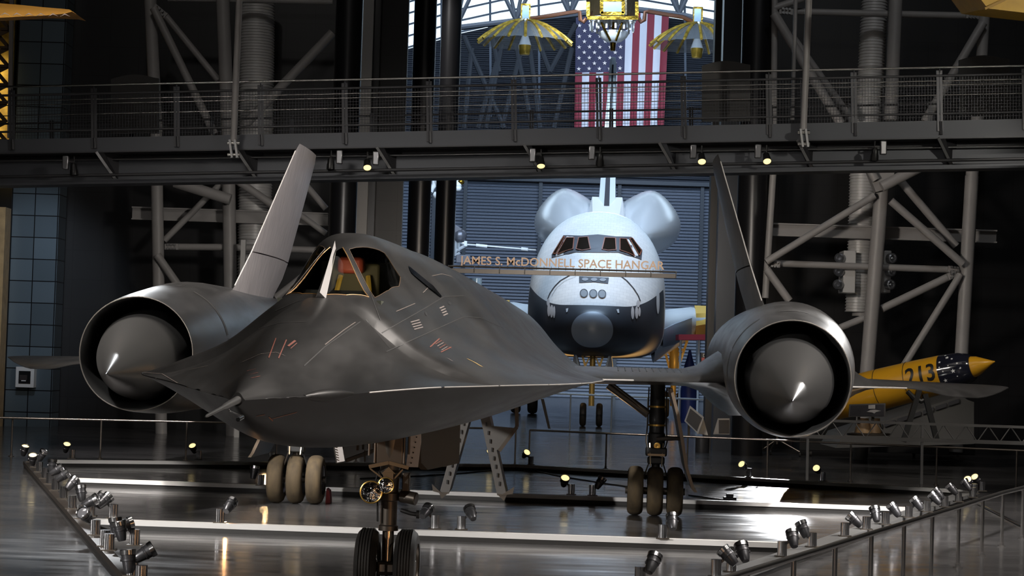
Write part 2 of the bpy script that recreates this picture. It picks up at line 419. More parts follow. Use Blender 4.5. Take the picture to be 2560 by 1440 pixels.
# stencils and panel seams lying on the skin
RED = mat('stencil_red', (.15, .045, .03), .6); YEL = mat('stencil_yellow', (.36, .24, .08), .6); GRY = mat('stencil_grey', (.17, .14, .13), .6)
SEAM = mat('panel_seam', (.018, .017, .016), .6)
jb = bvh_of(fus); SEAML = mat('seam_light', (.17, .14, .125), .5, .3)
def mark(m, pts, w=.006, nm='stencil'): return line_decal(jb, nm, pts, w, m, jet, .0025)
for pts in ([(672, 895), (690, 846)], [(696, 896), (716, 850)]): mark(RED, pts, .006)
for k in range(3): mark(RED, [(618 + 5 * k, 928 + 9 * k), (640 + 5 * k, 923 + 9 * k)], .004)
mark(RED, [(720, 866), (738, 852)], .012); mark(RED, [(726, 872), (742, 858)], .004)
for pts in ([(675, 1048), (742, 1030)], [(672, 1042), (682, 1052)], [(640, 1040), (662, 1036)]): mark(mat('stencil_orange', (.36, .13, .05), .6), pts, .005)
for k in range(4): mark(GRY, [(1026 + 3 * k, 806 + 6 * k), (1048 + 3 * k, 800 + 6 * k)], .008)
for k in range(4): mark(GRY, [(1099 + 3 * k, 771 + 6 * k), (1110 + 3 * k, 766 + 6 * k)], .010)
for pts in ([(1075, 868), (1098, 847)], [(1098, 847), (1128, 873)], [(1102, 881), (1128, 868)]): mark(RED, pts, .008)
for k in range(4): mark(GRY if k % 2 else RED, [(1088 + 5 * k, 861 + 5 * k), (1103 + 5 * k, 852 + 5 * k)], .005)
mark(YEL, [(1167, 897), (1184, 905), (1204, 917)], .030); mark(GRY, [(1119, 896), (1132, 904)], .010)
for pts in ([(760, 915), (812, 867), (900, 805)], [(915, 800), (975, 872)], [(965, 880), (1015, 857), (1160, 792)], [(955, 832), (1055, 775), (1110, 742), (1160, 740)], [(1125, 757), (1160, 800), (1180, 820)], [(647, 822), (700, 807), (765, 805)], [(690, 777), (747, 752), (800, 748)], [(915, 705), (950, 800)], [(1160, 792), (1200, 795), (1260, 822)], [(1180, 820), (1245, 880)]): mark(SEAM, pts, .006, 'panel_seam')
for pts in ([(990, 779), (1037, 759)], [(1057, 732), (1077, 712)], [(605, 906), (650, 886), (690, 881), (712, 890)], [(812, 862), (860, 825), (888, 806)], [(1080, 690), (1105, 685), (1130, 692)], [(420, 935), (440, 932), (520, 915)], [(362, 932), (405, 935), (450, 962)]): mark(SEAML, pts, .005, 'panel_seam')
for c in ((1065, 785), (1123, 758)): decal(jb, 'vent_hole', [(c[0] + 3 * math.cos(a) + 1.5 * math.sin(a), c[1] + 5 * math.sin(a)) for a in [2 * PI * k / 8 for k in range(8)]], OILY, jet, .003)
# ---- wings: built from spanwise stations (l, s of leading edge, s of trailing edge, z edge, rise above, drop below)
def wing(name, sg, st):
    q = MB(); rings = []
    xs = [0, .015, .05, .1, .2, .35, .5, .65, .8, .92, 1]
    for l, a, b, z, up, dn, zt in st:
        sh = lambda x: math.sin(PI * x ** .62) if x < 1 else 0
        top = [L(sg * l, lerp(a, b, x), lerp(z, zt, x ** .7) + up * sh(x) + .006) for x in xs]; bot = [L(sg * l, lerp(a, b, x), lerp(z, zt, x ** .7) - dn * sh(x) - .006) for x in xs]
        rings.append(top + bot[::-1])
    q.loft(rings); return q.build(name, SKIN, jet, smooth=50)
def st_in(sg):
    r = []
    for k in range(13):
        t = k / 12; l = lerp(1.2, 4.2, t); sL = 16.4 + max(0, l - 1.6) * 1.35
        q = max(0, 1 - abs(4.42 - l - .85) / .75) if l < 3.57 else 1; f = .55 * q ** 2.5
        r.append((l, sL, 27.5, 1.90, .13 + .75 * f, .10 + .85 * f, 1.98))
    return r
ZLE = [(5.2, 1.885), (6.3, 1.885), (6.75, 1.85), (7.3, 1.765), (7.8, 1.75), (8.2, 1.82), (8.47, 1.925)]
def st_out(sg):
    r = []
    for k in range(25):
        t = k / 24; l = lerp(4.6, 8.47, t); sL = 20.0 + max(0, l - 5.1) * 1.3
        q = max(0, 1 - (l - 5.28) / .95) if l > 5.28 else 1; f = .62 * q ** 2.6
        thin = 1 - max(0, (l - 7.6) / .9)
        r.append((l, sL, lerp(27.2, 26.2, t) if l < 8.3 else 25.6, interp(ZLE, l), .03 * max(.1, thin) + .95 * f, .02 * max(.1, thin) + .75 * f, lerp(2.03, 1.95, t)))
    return r
for sg in (-1, 1): wing('inner_wing', sg, st_in(sg)); wing('outer_wing', sg, st_out(sg))
for sg in (1, -1):   # bright leading edges
    q = MB(); q.tube([L(sg * l, 16.4 + (l - 1.6) * 1.35, 1.905) for l in (1.75, 1.95, 2.15)], .012, 6); q.build('leading_edge', EDGE, jet)
    q = MB(); q.tube([L(sg * l, 19.98 + (l - 5.1) * 1.3, interp(ZLE, l)) for l in (5.25, 5.5, 5.8, 6.1, 6.4)], .014, 6)
    q.build('leading_edge', EDGE, jet)
# corrugations on top of the inner wing
for sg in (1, -1):
    q = MB()
    for k in range(17):
        l = 1.95 + k * .10; sL = 16.4 + (l - 1.6) * 1.35
        q.tube([L(sg * l, lerp(sL, 27.5, x), lerp(1.9, 1.98, x ** .7) + .135 * math.sin(PI * x ** .62)) for x in (.12, .2, .3, .42)], .010, 5)
    q.build('wing_corrugation', SKIN, jet)
# ---- nacelles, spikes, fins
NAC = {1: [(16, 4.163, 2.0), (17.5, 4.25, 2.06), (20.5, 4.44, 2.17), (25, 4.46, 2.2), (29.6, 4.46, 2.24)],
       -1: [(16, -4.285, 2.06), (17.5, -4.33, 2.11), (20.5, -4.46, 2.2), (25, -4.46, 2.2), (29.6, -4.46, 2.24)]}
NR = [(16, .742), (16.06, .752), (16.6, .80), (17.5, .86), (19, .93), (20.5, .96), (24, .97), (27, .92), (29.6, .76)]
def ncen(sg, s): return L(interp([(a, b) for a, b, c in NAC[sg]], s), s, interp([(a, c) for a, b, c in NAC[sg]], s))
def nring(sg, s, r, n=64, a0=0, a1=2 * PI, full=True):
    c = ncen(sg, s); return [c + Vector((r * math.cos(lerp(a0, a1, k / n)), 0, r * math.sin(lerp(a0, a1, k / n)))) for k in range(n if full else n + 1)]
SPK = {1: (L(4.009, 14.2, 1.733), L(4.20, 16.9, 2.03)), -1: (L(-4.216, 14.2, 1.805), L(-4.33, 16.9, 2.075))}
for sg in (-1, 1):
    q = MB(); sx = [16, 16.06, 16.3, 16.6, 17, 17.5, 18, 18.5, 19, 19.75, 20.5, 22, 24, 25.5, 27, 28.3, 29.6]
    q.loft([nring(sg, s, interp(NR, s)) for s in sx], caps=(False, False))
    nac = q.build('engine_nacelle', SKIN, jet, smooth=40)
    q = MB(); q.loft([nring(sg, s, r) for s, r in ((16, .742), (16.01, .730), (16.4, .715), (17.2, .69), (19, .68))], caps=(False, True)); q.build('inlet_duct', DUCT, nac)
    q = MB(); q.loft([nring(sg, s, r) for s, r in ((29.6, .76), (29.6, .70), (28.5, .6))], caps=(False, True)); q.build('exhaust_nozzle', DUCT, nac)
    q = MB(); q.loft([nring(sg, 15.995, .745), nring(sg, 15.985, .739), nring(sg, 15.995, .733)], caps=(False, False)); q.build('inlet_lip', mat('lip_metal', (.30, .27, .24), .35, .8), nac)
    a, b = SPK[sg]; q = MB(); q.turn(a, b - a, [(0, .002), (.06, .022), (1.0, .275), (1.9, .525), (2.25, .585), (2.7, .60), (3.3, .56), (4.2, .4)], 64)
    q.build('inlet_spike', SPIKE, nac, smooth=60)
    q = MB(); q.turn(a, b - a, [(-.035, .003), (0, .006), (.05, .018)], 12); q.build('spike_probe', CHROME, nac)
    # bypass-door bands and louvre slots
    for (s0, s1, a0, a1) in ([(18.0, 18.12, -.35, .2), (18.0, 18.12, .25, 1.15)] if sg < 0 else [(17.1, 17.2, 2.1, 2.75), (17.1, 17.2, 2.8, 3.2), (17.2, 17.3, 1.3, 1.75)]):
        q = MB(); q.loft([nring(sg, s, interp(NR, s) + .003, 24, a0, a1, False) for s in (s0, s1)], closed=False, caps=(False, False)); q.build('bypass_door', SEAM, nac)
    if sg < 0:
        for k in range(3):
            q = MB(); q.loft([nring(sg, s, interp(NR, s) + .003, 12, -.25, .22, False) for s in (18.55 + .22 * k, 18.67 + .22 * k)], closed=False, caps=(False, False)); q.build('louvre_slot', SEAM, nac)
        for k in range(4):
            q = MB(); q.loft([nring(sg, s, interp(NR, s) + .003, 8, 1.38, 1.62, False) for s in (18.1 + .2 * k, 18.2 + .2 * k)], closed=False, caps=(False, False)); q.build('louvre_slot', SEAM, nac)
    # all-moving fin: stub below, rudder above
    def fl(z): return (-1 if sg < 0 else 1) * (4.10 + (.04 if sg > 0 else 0) - .26 * (z - 3.2))
    def fsec(z, s0, s1, th):
        o = []
        for x, y in ((0, 0), (.06, .35), (.25, .8), (.5, 1), (.75, .75), (1, .06)): o.append(L(fl(z) + th * y, lerp(s0, s1, x), z))
        for x, y in ((.75, .75), (.5, 1), (.25, .8), (.06, .35)): o.append(L(fl(z) - th * y, lerp(s0, s1, x), z))
        return o
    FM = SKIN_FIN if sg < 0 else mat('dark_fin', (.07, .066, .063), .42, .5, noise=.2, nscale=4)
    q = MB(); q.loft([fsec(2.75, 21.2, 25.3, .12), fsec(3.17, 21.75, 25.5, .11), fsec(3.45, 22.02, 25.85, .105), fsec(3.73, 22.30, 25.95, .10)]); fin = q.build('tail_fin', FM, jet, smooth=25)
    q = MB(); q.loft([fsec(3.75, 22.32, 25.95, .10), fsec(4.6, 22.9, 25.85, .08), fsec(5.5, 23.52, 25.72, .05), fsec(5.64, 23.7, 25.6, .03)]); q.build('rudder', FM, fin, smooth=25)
    q = MB(); q.tube([L(fl(z), s0 - .004, z) for s0, z in ((21.75, 3.17), (22.32, 3.75), (23.52, 5.5))], .010, 6); q.build('fin_leading_edge', EDGE, fin)
# ------------------------------------------------------------------ landing gear of the jet (local frame, L(l, s, z))
def tire(mb, c, ax, R, w, grooves=0):
    prof = [(-w * .5, R * .62), (-w * .5, R * .80), (-w * .44, R * .90), (-w * .30, R * .975)]
    if grooves:
        for k in range(grooves):
            x = lerp(-.26, .26, k / (grooves - 1)) * w
            prof += [(x - .022 * w, R), (x - .018 * w, R * .965), (x + .018 * w, R * .965), (x + .022 * w, R)]
    else: prof += [(-w * .15, R), (0, R * 1.003), (w * .15, R)]
    prof += [(w * .30, R * .975), (w * .44, R * .90), (w * .5, R * .80), (w * .5, R * .62)]
    mb.turn(c, ax, prof, 48, caps=False)
def hub(mb, c, ax, R, w):
    mb.turn(c, ax, [(-w * .46, R * .63), (-w * .36, R * .60), (-w * .30, R * .25), (-w * .42, R * .16), (-w * .42, 0)], 24, caps=False)
    mb.turn(c, ax, [(w * .46, R * .63), (w * .36, R * .60), (w * .30, R * .25), (w * .42, R * .16), (w * .42, 0)], 24, caps=False)
XA = Vector((1, 0, 0))
LIT_METAL = mat('lit_housing', (.14, .11, .085), .35, .6)  # warm light from below is put into this gear colour
# nose gear
q = MB(); s0 = 7.3
q.turn(L(0, s0, .62), (0, 0, 1), [(0, .085), (.04, .085), (.05, .072), (.25, .072), (.26, .09), (.32, .09), (.33, .078), (.45, .085), (.46, .10), (.50, .10), (.52, .085), (.62, .10), (.98, .125)], 24)
ng = q.build('nose_gear', GEAR, jet, smooth=35)
q = MB(); q.turn(L(0, s0, .26), (0, 0, 1), [(0, .05), (.37, .05)], 20); q.build('piston', mat('piston_chrome', (.5, .42, .33), .18, 1.0), ng)
q = MB(); q.box(L(0, s0, .30), (.16, .12, .12)); q.cyl(L(-.22, s0, .315), L(.22, s0, .315), .035, n=16); q.build('axle', OILY, ng, bevel=.008)
for l in (-.034, .034):
    q = MB(); q.box(L(l, s0 - .075, .305), (.045, .03, .062)); q.build('axle_block', WHITE, ng, bevel=.004)
for sg in (-1, 1):
    q = MB(); tire(q, L(.168 * sg, s0, .318), XA, .318, .185, 5); t = q.build('tire', TIREK, ng, smooth=30)
    q = MB(); hub(q, L(.168 * sg, s0, .318), XA, .318, .185); q.build('wheel_hub', GEAR, ng, smooth=30)
q = MB(); q.box(L(0, s0 - .05, 1.36), (.25, .10, .36)); q.build('gear_housing', LIT_METAL, ng, bevel=.02)
for l, z0, z1, m in ((-.125, 1.2, 1.5, LIT_METAL), (.125, 1.2, 1.5, LIT_METAL), (-.175, 1.26, 1.5, LIT_METAL), (.165, 1.28, 1.45, LIT_METAL)):
    q = MB(); q.cyl(L(l, s0 - .1, z0), L(l, s0 - .1, z1), .010, n=8); q.build('hydraulic_pipe', m, ng)
q = MB(); q.box(L(0, s0 - .105, 1.42), (.16, .02, .02)); q.build('housing_clip', BRASS, ng)
q = MB()
q.bar(L(-.17, s0 - .12, 1.165), L(0, s0 - .12, 1.205), .02, .03); q.bar(L(.17, s0 - .12, 1.165), L(0, s0 - .12, 1.205), .02, .03); q.bar(L(-.16, s0 - .12, 1.15), L(-.05, s0 - .12, 1.07), .012, .012); q.bar(L(.12, s0 - .12, 1.15), L(.05, s0 - .12, 1.07), .012, .012)
q.prism([L(-.06, s0 - .13, 1.11), L(.06, s0 - .13, 1.11), L(0, s0 - .13, 1.17)], (0, .02, 0)); q.box(L(0, s0 - .13, 1.075), (.085, .02, .09)); q.build('light_bracket', mat('bracket_bronze', (.28, .19, .11), .35, .7), ng)
LENS = mat('headlight_lens', (.65, .62, .60), .06, 1.0, bump=.9, bscale=16)
for l, z, R in ((-.135, .955, .096), (-.012, 1.015, .069)):
    q = MB(); q.turn(L(l, s0 - .20, z), (0, 1, 0), [(0, R * .9), (.02, R * .94), (.06, R * .8), (.12, R * .4)], 32); ll = q.build('landing_light', GEAR, ng)
    q = MB(); q.turn(L(l, s0 - .202, z), (0, -1, 0), [(-.02, R * .92), (.004, R * .9), (.012, R * .6), (.016, R * .2), (.017, 0)], 32, caps=False); q.build('light_lens', LENS, ng)
    q = MB(); q.ring(L(l, s0 - .20, z), (0, 1, 0), R * .95, R * .075, 36, 8); q.build('light_rim', BRASS, ng)
q = MB(); q.box(L(.14, s0, 1.02), (.06, .10, .20)); q.cyl(L(.10, s0 - .02, .92), L(.24, s0 - .06, .90), .055, n=14); q.build('steering_actuator', GEAR, ng, bevel=.008)
q = MB(); q.tube([L(.11, s0 - .05, .80), L(.2, s0 - .07, .775), L(.25, s0 - .07, .77)], .018, 10); q.cyl(L(.245, s0 - .07, .77), L(.27, s0 - .07, .77), .035, n=12); q.build('tow_pin', OILY, ng)
q = MB(); q.tube([L(0, s0 + .06, .62), L(0, s0 + .16, .48), L(0, s0 + .06, .34)], .022, 8); q.build('torque_link', GEAR, ng)
q = MB(); q.tube([L(-.10, s0 - .09, 1.1), L(-.12, s0 - .1, 1.0), L(-.09, s0 - .09, .86), L(-.085, s0 - .09, .7)], .008, 6); q.build('brake_hose', OILY, ng)
q = MB(); q.tube([L(0, s0 - .05, .25), L(.01, s0 - .06, .15), L(.012, s0 - .06, .02)], .012, 6); q.build('ground_wire', OILY, ng)
# nose gear doors
DOOR_IN = mat('door_inner', (.055, .045, .035), .5, .3)
PERF = mat('door_edge_white', (.70, .66, .64), .5)
def door_edge(parent, pts, d):
    q = MB(); q.prism(pts, d); return q.build('door_edge', PERF, parent)
q = MB(); q.prism([L(.17, 7.45, 1.56), L(.19, 7.45, 1.2), L(.25, 7.45, 1.14), L(.36, 9.6, 1.10), L(.36, 9.6, 1.58)], (.06, 0, 0)); nd = q.build('nose_gear_door', DOOR_IN, jet)
door_edge(nd, [L(.155, 7.44, 1.50), L(.235, 7.44, 1.56), L(.245, 7.44, 1.38), L(.225, 7.44, 1.16), L(.12, 7.44, 1.16)], (0, .03, 0))
for k in range(6):
    q = MB(); q.cyl(L(.205 - .008 * k, 7.425, 1.42 - .045 * k), L(.205 - .008 * k, 7.445, 1.42 - .045 * k), .006, n=8); q.build('door_hole', OILY, nd)
q = MB(); q.prism([L(-.40, 7.5, 1.52), L(-.49, 7.5, 1.32), L(-.46, 7.5, 1.17), L(-.38, 9.2, 1.18), L(-.26, 9.2, 1.5)], (-.035, 0, 0)); nd = q.build('nose_gear_door', DOOR_IN, jet)
door_edge(nd, [L(-.515, 7.49, 1.335), L(-.45, 7.49, 1.34), L(-.42, 7.49, 1.19), L(-.485, 7.49, 1.175)], (0, .03, 0))
for k in range(6):
    q = MB(); q.cyl(L(-.505 + .004 * k, 7.475, 1.31 - .022 * k), L(-.505 + .004 * k, 7.495, 1.31 - .022 * k), .005, n=8); q.build('door_hole', OILY, nd)
for k in range(5):
    q = MB(); q.box(L(-.36 + .025 * k, 7.9 + .2 * k, 1.37), (.02, .05, .2)); q.build('door_rib', GEAR, nd)
q = MB(); q.bar(L(-.42, 7.6, 1.19), L(-.2, 7.9, 1.28), .02, .03); q.cyl(L(-.27, 7.7, 1.18), L(-.27, 7.7, 1.28), .008, n=8); q.build('door_strut', LIT_METAL, nd)
# main gear
def main_gear(sg, name):
    l0, s0 = 2.545 * sg + (-.03), 18.8
    q = MB(); q.turn(L(l0, s0, .95), (0, 0, 1), [(0, .105), (.05, .12), (.2, .12), (.22, .105), (.34, .105), (.36, .115), (.5, .115), (.52, .105), (1.0, .105)], 20)
    q.turn(L(l0, s0, .30), (0, 0, 1), [(0, .06), (.7, .06)], 16)
    g = q.build('main_gear', OILY if sg > 0 else GEAR, jet, smooth=35)
    q = MB(); q.cyl(L(l0 - .42, s0, .345), L(l0 + .42, s0, .345), .05, n=16); q.box(L(l0, s0, .36), (.18, .3, .16)); q.build('axle_beam', GEAR, g)
    for k in (-1, 0, 1):
        c = L(l0 + .278 * k, s0, .345)
        q = MB(); tire(q, c, XA, .345, .222); q.build('tire', TIRE, g, smooth=35)
        q = MB(); hub(q, c, XA, .345, .222); q.build('wheel_hub', mat('hub_grey', (.16, .16, .17), .35, .7), g, smooth=30)
    q = MB()
    for k in (-.06, .06): q.bar(L(l0 + k * 1.6, s0 - .10, 1.02), L(l0 + k * 1.3, s0 - .22, .70), .016, .02)
    q.bar(L(l0 - .12, s0 - .16, .86), L(l0 + .12, s0 - .16, .86), .05, .03); q.build('scissor_link', mat('link_brass', (.32, .26, .18), .35, .8), g)
    q = MB(); q.box(L(l0, s0 - .05, .90), (.30, .22, .12)); q.box(L(l0, s0 - .08, .78), (.24, .2, .10)); q.build('bogie_block', OILY, g, bevel=.02)
    q = MB(); q.turn(L(l0 + .01, s0 - .13, .985), (0, -1, 0), [(0, .048), (.02, .048), (.024, .03), (.018, .01), (.018, 0)], 20, caps=False); q.build('gear_badge', BRASS, g)
    for z in (1.26, 1.52): 
        q = MB(); q.turn(L(l0, s0, z), (0, 0, 1), [(0, .121), (.025, .121)], 20); q.build('pipe_clamp', BRASS, g)
    for k in (-1, 1):
        q = MB(); q.tube([L(l0 + .125 * k, s0 - .05, 1.8), L(l0 + .13 * k, s0 - .06, 1.3), L(l0 + .15 * k, s0 - .08, 1.05), L(l0 + .08 * k, s0 - .14, .8), L(l0 + .18 * k, s0 - .1, .5)], .011, 6); q.build('brake_hose', OILY if k > 0 else GEAR, g)
    for a, b in (((-.12, 1.42), (-.70, 1.82)),):
        q = MB(); q.cyl(L(l0 + a[0] * sg, s0, a[1]), L(l0 + b[0] * sg, s0, b[1]), .06, n=12); q.cyl(L(l0 + a[0] * sg, s0 - .12, a[1] + .03), L(l0 + b[0] * sg, s0 - .12, b[1] + .06), .018, n=8); q.build('side_brace', GEAR, g)
    q = MB(); q.tube([L(l0 + .0 * sg, s0 - .12, 1.08), L(l0 + .28, s0 - .12, 1.10), L(l0 + .36, s0 - .12, 1.095)], .03, 8); q.build('retract_jack', GEAR, g)
    # outer door, hanging edge-on
    if sg > 0: path = [(2.68, 1.80), (2.78, 1.45), (2.86, 1.05), (2.92, .72), (3.02, .42), (3.06, .38)]
    else: path = [(-2.86, 1.55), (-2.92, 1.2), (-3.02, .95), (-3.12, .72), (-3.16, .66)]
    q = MB(); q.loft([[L(l - .015, s, z), L(l + .03, s, z)] + [L(l + .03, s + 1.5, z), L(l - .015, s + 1.5, z)] for (l, z), s in ((p, s0 - .6) for p in path)]); od = q.build('outer_gear_door', mat('door_bronze', (.16, .12, .085), .4, .5), g)
    return g
mg = [main_gear(s, 'm') for s in (-1, 1)]
# inner main-gear doors: an upside-down V under the belly
STEEL = mat('door_steel', (.13, .125, .12), .42, .75)
for sg in (-1, 1):
    q = MB(); a, b = (.06 * sg, 1.62), (.40 * sg, .26)
    q.loft([[L(l, 18.0, z), L(l + .13, 18.0, z), L(l + .13 - .05, 19.3, z), L(l - .05, 19.3, z)] for l, z in [(a[0] - .065 - .0, a[1]), (lerp(a[0], b[0], .5) - .065, lerp(a[1], b[1], .5)), (b[0] - .065, b[1])]])
    dr = q.build('inner_gear_door', STEEL, jet)
    q = MB(); q.prism([L(b[0] - .07, 17.98, b[1] + .02), L(b[0] + .07, 17.98, b[1] + .02), L(b[0] + .03 * sg, 17.98, b[1] - .07)], (0, .12, 0)); q.prism([L(b[0] - .02, 17.97, b[1]), L(b[0] + (.17 if sg > 0 else -.17), 17.97, b[1] + .13), L(b[0] + (.15 if sg > 0 else -.15), 17.97, b[1] + .03)], (0, .05, 0)); q.build('door_foot', GEAR, dr)
    q = MB(); m1 = (lerp(a[0], b[0], .30), lerp(a[1], b[1], .30)); m2 = (lerp(a[0], b[0], .55), lerp(a[1], b[1], .55))
    q.prism([L(m1[0] + .06 * sg, 17.97, m1[1]), L(m1[0] + .42 * sg, 17.97, m1[1] - .02), L(m2[0] + .06 * sg, 17.97, m2[1])], (0, .05, 0)); q.build('gusset', STEEL, dr)
    q = MB(); q.bar(L(m1[0] + .40 * sg, 17.95, m1[1] + .36), L(m1[0] + .42 * sg, 17.95, m1[1]), .03, .05); q.bar(L(m1[0] + .42 * sg, 17.95, m1[1]), L(m2[0] + (.10 if sg > 0 else .30) * sg, 17.95, m2[1] - (.0 if sg > 0 else .1)), .03, .05); q.build('door_actuator', GEAR, dr)
    for k in range(9):
        q = MB(); t = .2 + .085 * k; q.box(L(lerp(a[0], b[0], t), 17.985, lerp(a[1], b[1], t)), (.02, .03, .055)); q.build('door_rivet_plate', OILY, dr)
# a drain mast and antenna blade below the belly
q = MB(); q.prism([L(.93, 17.0, 1.62), L(.97, 17.0, 1.62), L(1.06, 17.3, 1.22), L(1.03, 17.3, 1.22)], (0, .1, 0)); q.build('drain_mast', GEAR, jet)
# ------------------------------------------------------------------ the hall
def floor_mat():
    m = bpy.data.materials.new('polished_concrete'); m.use_nodes = True; nt = m.node_tree; b = nt.nodes['Principled BSDF']
    tc = nt.nodes.new('ShaderNodeTexCoord')
    def noise(sc, stretch, det=6):
        mp = nt.nodes.new('ShaderNodeMapping'); mp.inputs['Scale'].default_value = stretch; nt.links.new(tc.outputs['Object'], mp.inputs[0])
        n = nt.nodes.new('ShaderNodeTexNoise'); n.inputs['Scale'].default_value = sc; n.inputs['Detail'].default_value = det; nt.links.new(mp.outputs[0], n.inputs['Vector']); return n
    n1 = noise(.6, (1, 1.6, 1)); n2 = noise(1.6, (.5, 2.4, 1), 8)
    cr_ = nt.nodes.new('ShaderNodeValToRGB'); cr_.color_ramp.elements[0].color = (.045, .044, .045, 1); cr_.color_ramp.elements[1].color = (.080, .078, .079, 1)
    cr_.color_ramp.elements[0].position = .35; cr_.color_ramp.elements[1].position = .7
    nt.links.new(n1.outputs['Fac'], cr_.inputs[0])
    # saw-cut joints
    br = nt.nodes.new('ShaderNodeTexBrick'); br.offset = 0; br.inputs['Scale'].default_value = 1; br.inputs['Mortar Size'].default_value = .006; br.inputs['Mortar Smooth'].default_value = .1
    br.inputs['Brick Width'].default_value = 4.6; br.inputs['Row Height'].default_value = 4.6
    mp = nt.nodes.new('ShaderNodeMapping'); mp.inputs['Rotation'].default_value = (0, 0, .35); mp.inputs['Location'].default_value = (1.3, .9, 0); nt.links.new(tc.outputs['Object'], mp.inputs[0]); nt.links.new(mp.outputs[0], br.inputs['Vector'])
    br.inputs['Color1'].default_value = br.inputs['Color2'].default_value = (0, 0, 0, 1); br.inputs['Mortar'].default_value = (1, 1, 1, 1)
    mx = nt.nodes.new('ShaderNodeMix'); mx.data_type = 'RGBA'; mx.inputs['B'].default_value = (.02, .02, .02, 1)
    nt.links.new(br.outputs['Color'], mx.inputs['Factor']); nt.links.new(cr_.outputs[0], mx.inputs['A']); nt.links.new(mx.outputs['Result'], b.inputs['Base Color'])
    mr = nt.nodes.new('ShaderNodeMapRange'); mr.inputs[1].default_value = .3; mr.inputs[2].default_value = .7; mr.inputs[3].default_value = .10; mr.inputs[4].default_value = .24
    nt.links.new(n2.outputs['Fac'], mr.inputs[0]); nt.links.new(mr.outputs[0], b.inputs['Roughness'])
    n3 = noise(1.1, (.35, 1.0, 1), 4); bp = nt.nodes.new('ShaderNodeBump'); bp.inputs['Strength'].default_value = .10; bp.inputs['Distance'].default_value = .03
    nt.links.new(n3.outputs['Fac'], bp.inputs['Height']); nt.links.new(bp.outputs[0], b.inputs['Normal'])
    b.inputs['Specular IOR Level'].default_value = .65
    return m
def tile_mat(name, col, tw, th, grout, rough=.4, metal=0.0, var=.25, axis='XZ', gw=.012):
    m = bpy.data.materials.new(name); m.use_nodes = True; nt = m.node_tree; b = nt.nodes['Principled BSDF']
    tc = nt.nodes.new('ShaderNodeTexCoord'); sx = nt.nodes.new('ShaderNodeSeparateXYZ'); cx = nt.nodes.new('ShaderNodeCombineXYZ')
    nt.links.new(tc.outputs['Object'], sx.inputs[0]); nt.links.new(sx.outputs[axis[0]], cx.inputs[0]); nt.links.new(sx.outputs[axis[1]], cx.inputs[1])
    br = nt.nodes.new('ShaderNodeTexBrick'); br.offset = 0; br.inputs['Scale'].default_value = 1; br.inputs['Mortar Size'].default_value = gw
    br.inputs['Brick Width'].default_value = tw; br.inputs['Row Height'].default_value = th; br.inputs['Bias'].default_value = 0
    br.inputs['Color1'].default_value = (*[c * (1 - var) for c in col], 1); br.inputs['Color2'].default_value = (*[c * (1 + var) for c in col], 1); br.inputs['Mortar'].default_value = (*grout, 1)
    nt.links.new(cx.outputs[0], br.inputs['Vector']); nt.links.new(br.outputs['Color'], b.inputs['Base Color'])
    b.inputs['Roughness'].default_value = rough; b.inputs['Metallic'].default_value = metal; return m
def corr_mat(name, col, pitch, axis='Z', rough=.5, metal=.3, lines=0):
    m = bpy.data.materials.new(name); m.use_nodes = True; nt = m.node_tree; b = nt.nodes['Principled BSDF']
    tc = nt.nodes.new('ShaderNodeTexCoord'); w_ = nt.nodes.new('ShaderNodeTexWave'); w_.bands_direction = axis; w_.inputs['Scale'].default_value = 2 * PI / pitch / 20
    nt.links.new(tc.outputs['Object'], w_.inputs['Vector'])
    bp = nt.nodes.new('ShaderNodeBump'); bp.inputs['Strength'].default_value = 1.0; bp.inputs['Distance'].default_value = pitch * .35
    nt.links.new(w_.outputs['Fac'], bp.inputs['Height']); nt.links.new(bp.outputs[0], b.inputs['Normal'])
    b.inputs['Base Color'].default_value = (*col, 1); b.inputs['Roughness'].default_value = rough; b.inputs['Metallic'].default_value = metal; return m
FLOOR = floor_mat()
q = MB(); q.box((0, 55, -.1), (120, 170, .2)); f = struct(q.build('floor', FLOOR, smooth=0))
DARK = tile_mat('dark_wall_panels', (.009, .009, .0105), .8, .8, (.004, .004, .005), .45, .1, .12)
DARKP = mat('dark_wall_plain', (.012, .012, .014), .6)
YW = 56.0
XL, XR = P(1000, 700, YW).x, P(1800, 700, YW).x
q = MB(); q.box(((XL - 40) / 2, YW + .2, 14), (XL + 40, .4, 28)); wl = struct(q.build('wall_left', DARK, smooth=0, origin=(0, YW, 0)))
q = MB(); q.box(((XR + 40) / 2, YW + .2, 14), (40 - XR, .4, 28)); wr = struct(q.build('wall_right', DARK, smooth=0, origin=(0, YW, 0)))
q = MB(); q.box((-40, 20, 14), (.4, 72, 28)); struct(q.build('wall_west', DARKP, smooth=0))
q = MB(); q.box((40, 20, 14), (.4, 72, 28)); struct(q.build('wall_east', DARKP, smooth=0))
q = MB(); q.box((0, -16, 14), (80, .4, 28)); struct(q.build('wall_rear', DARKP, smooth=0))
q = MB(); q.box((0, 20, 28.2), (80.4, 72.4, .4)); struct(q.build('ceiling', DARKP, smooth=0))
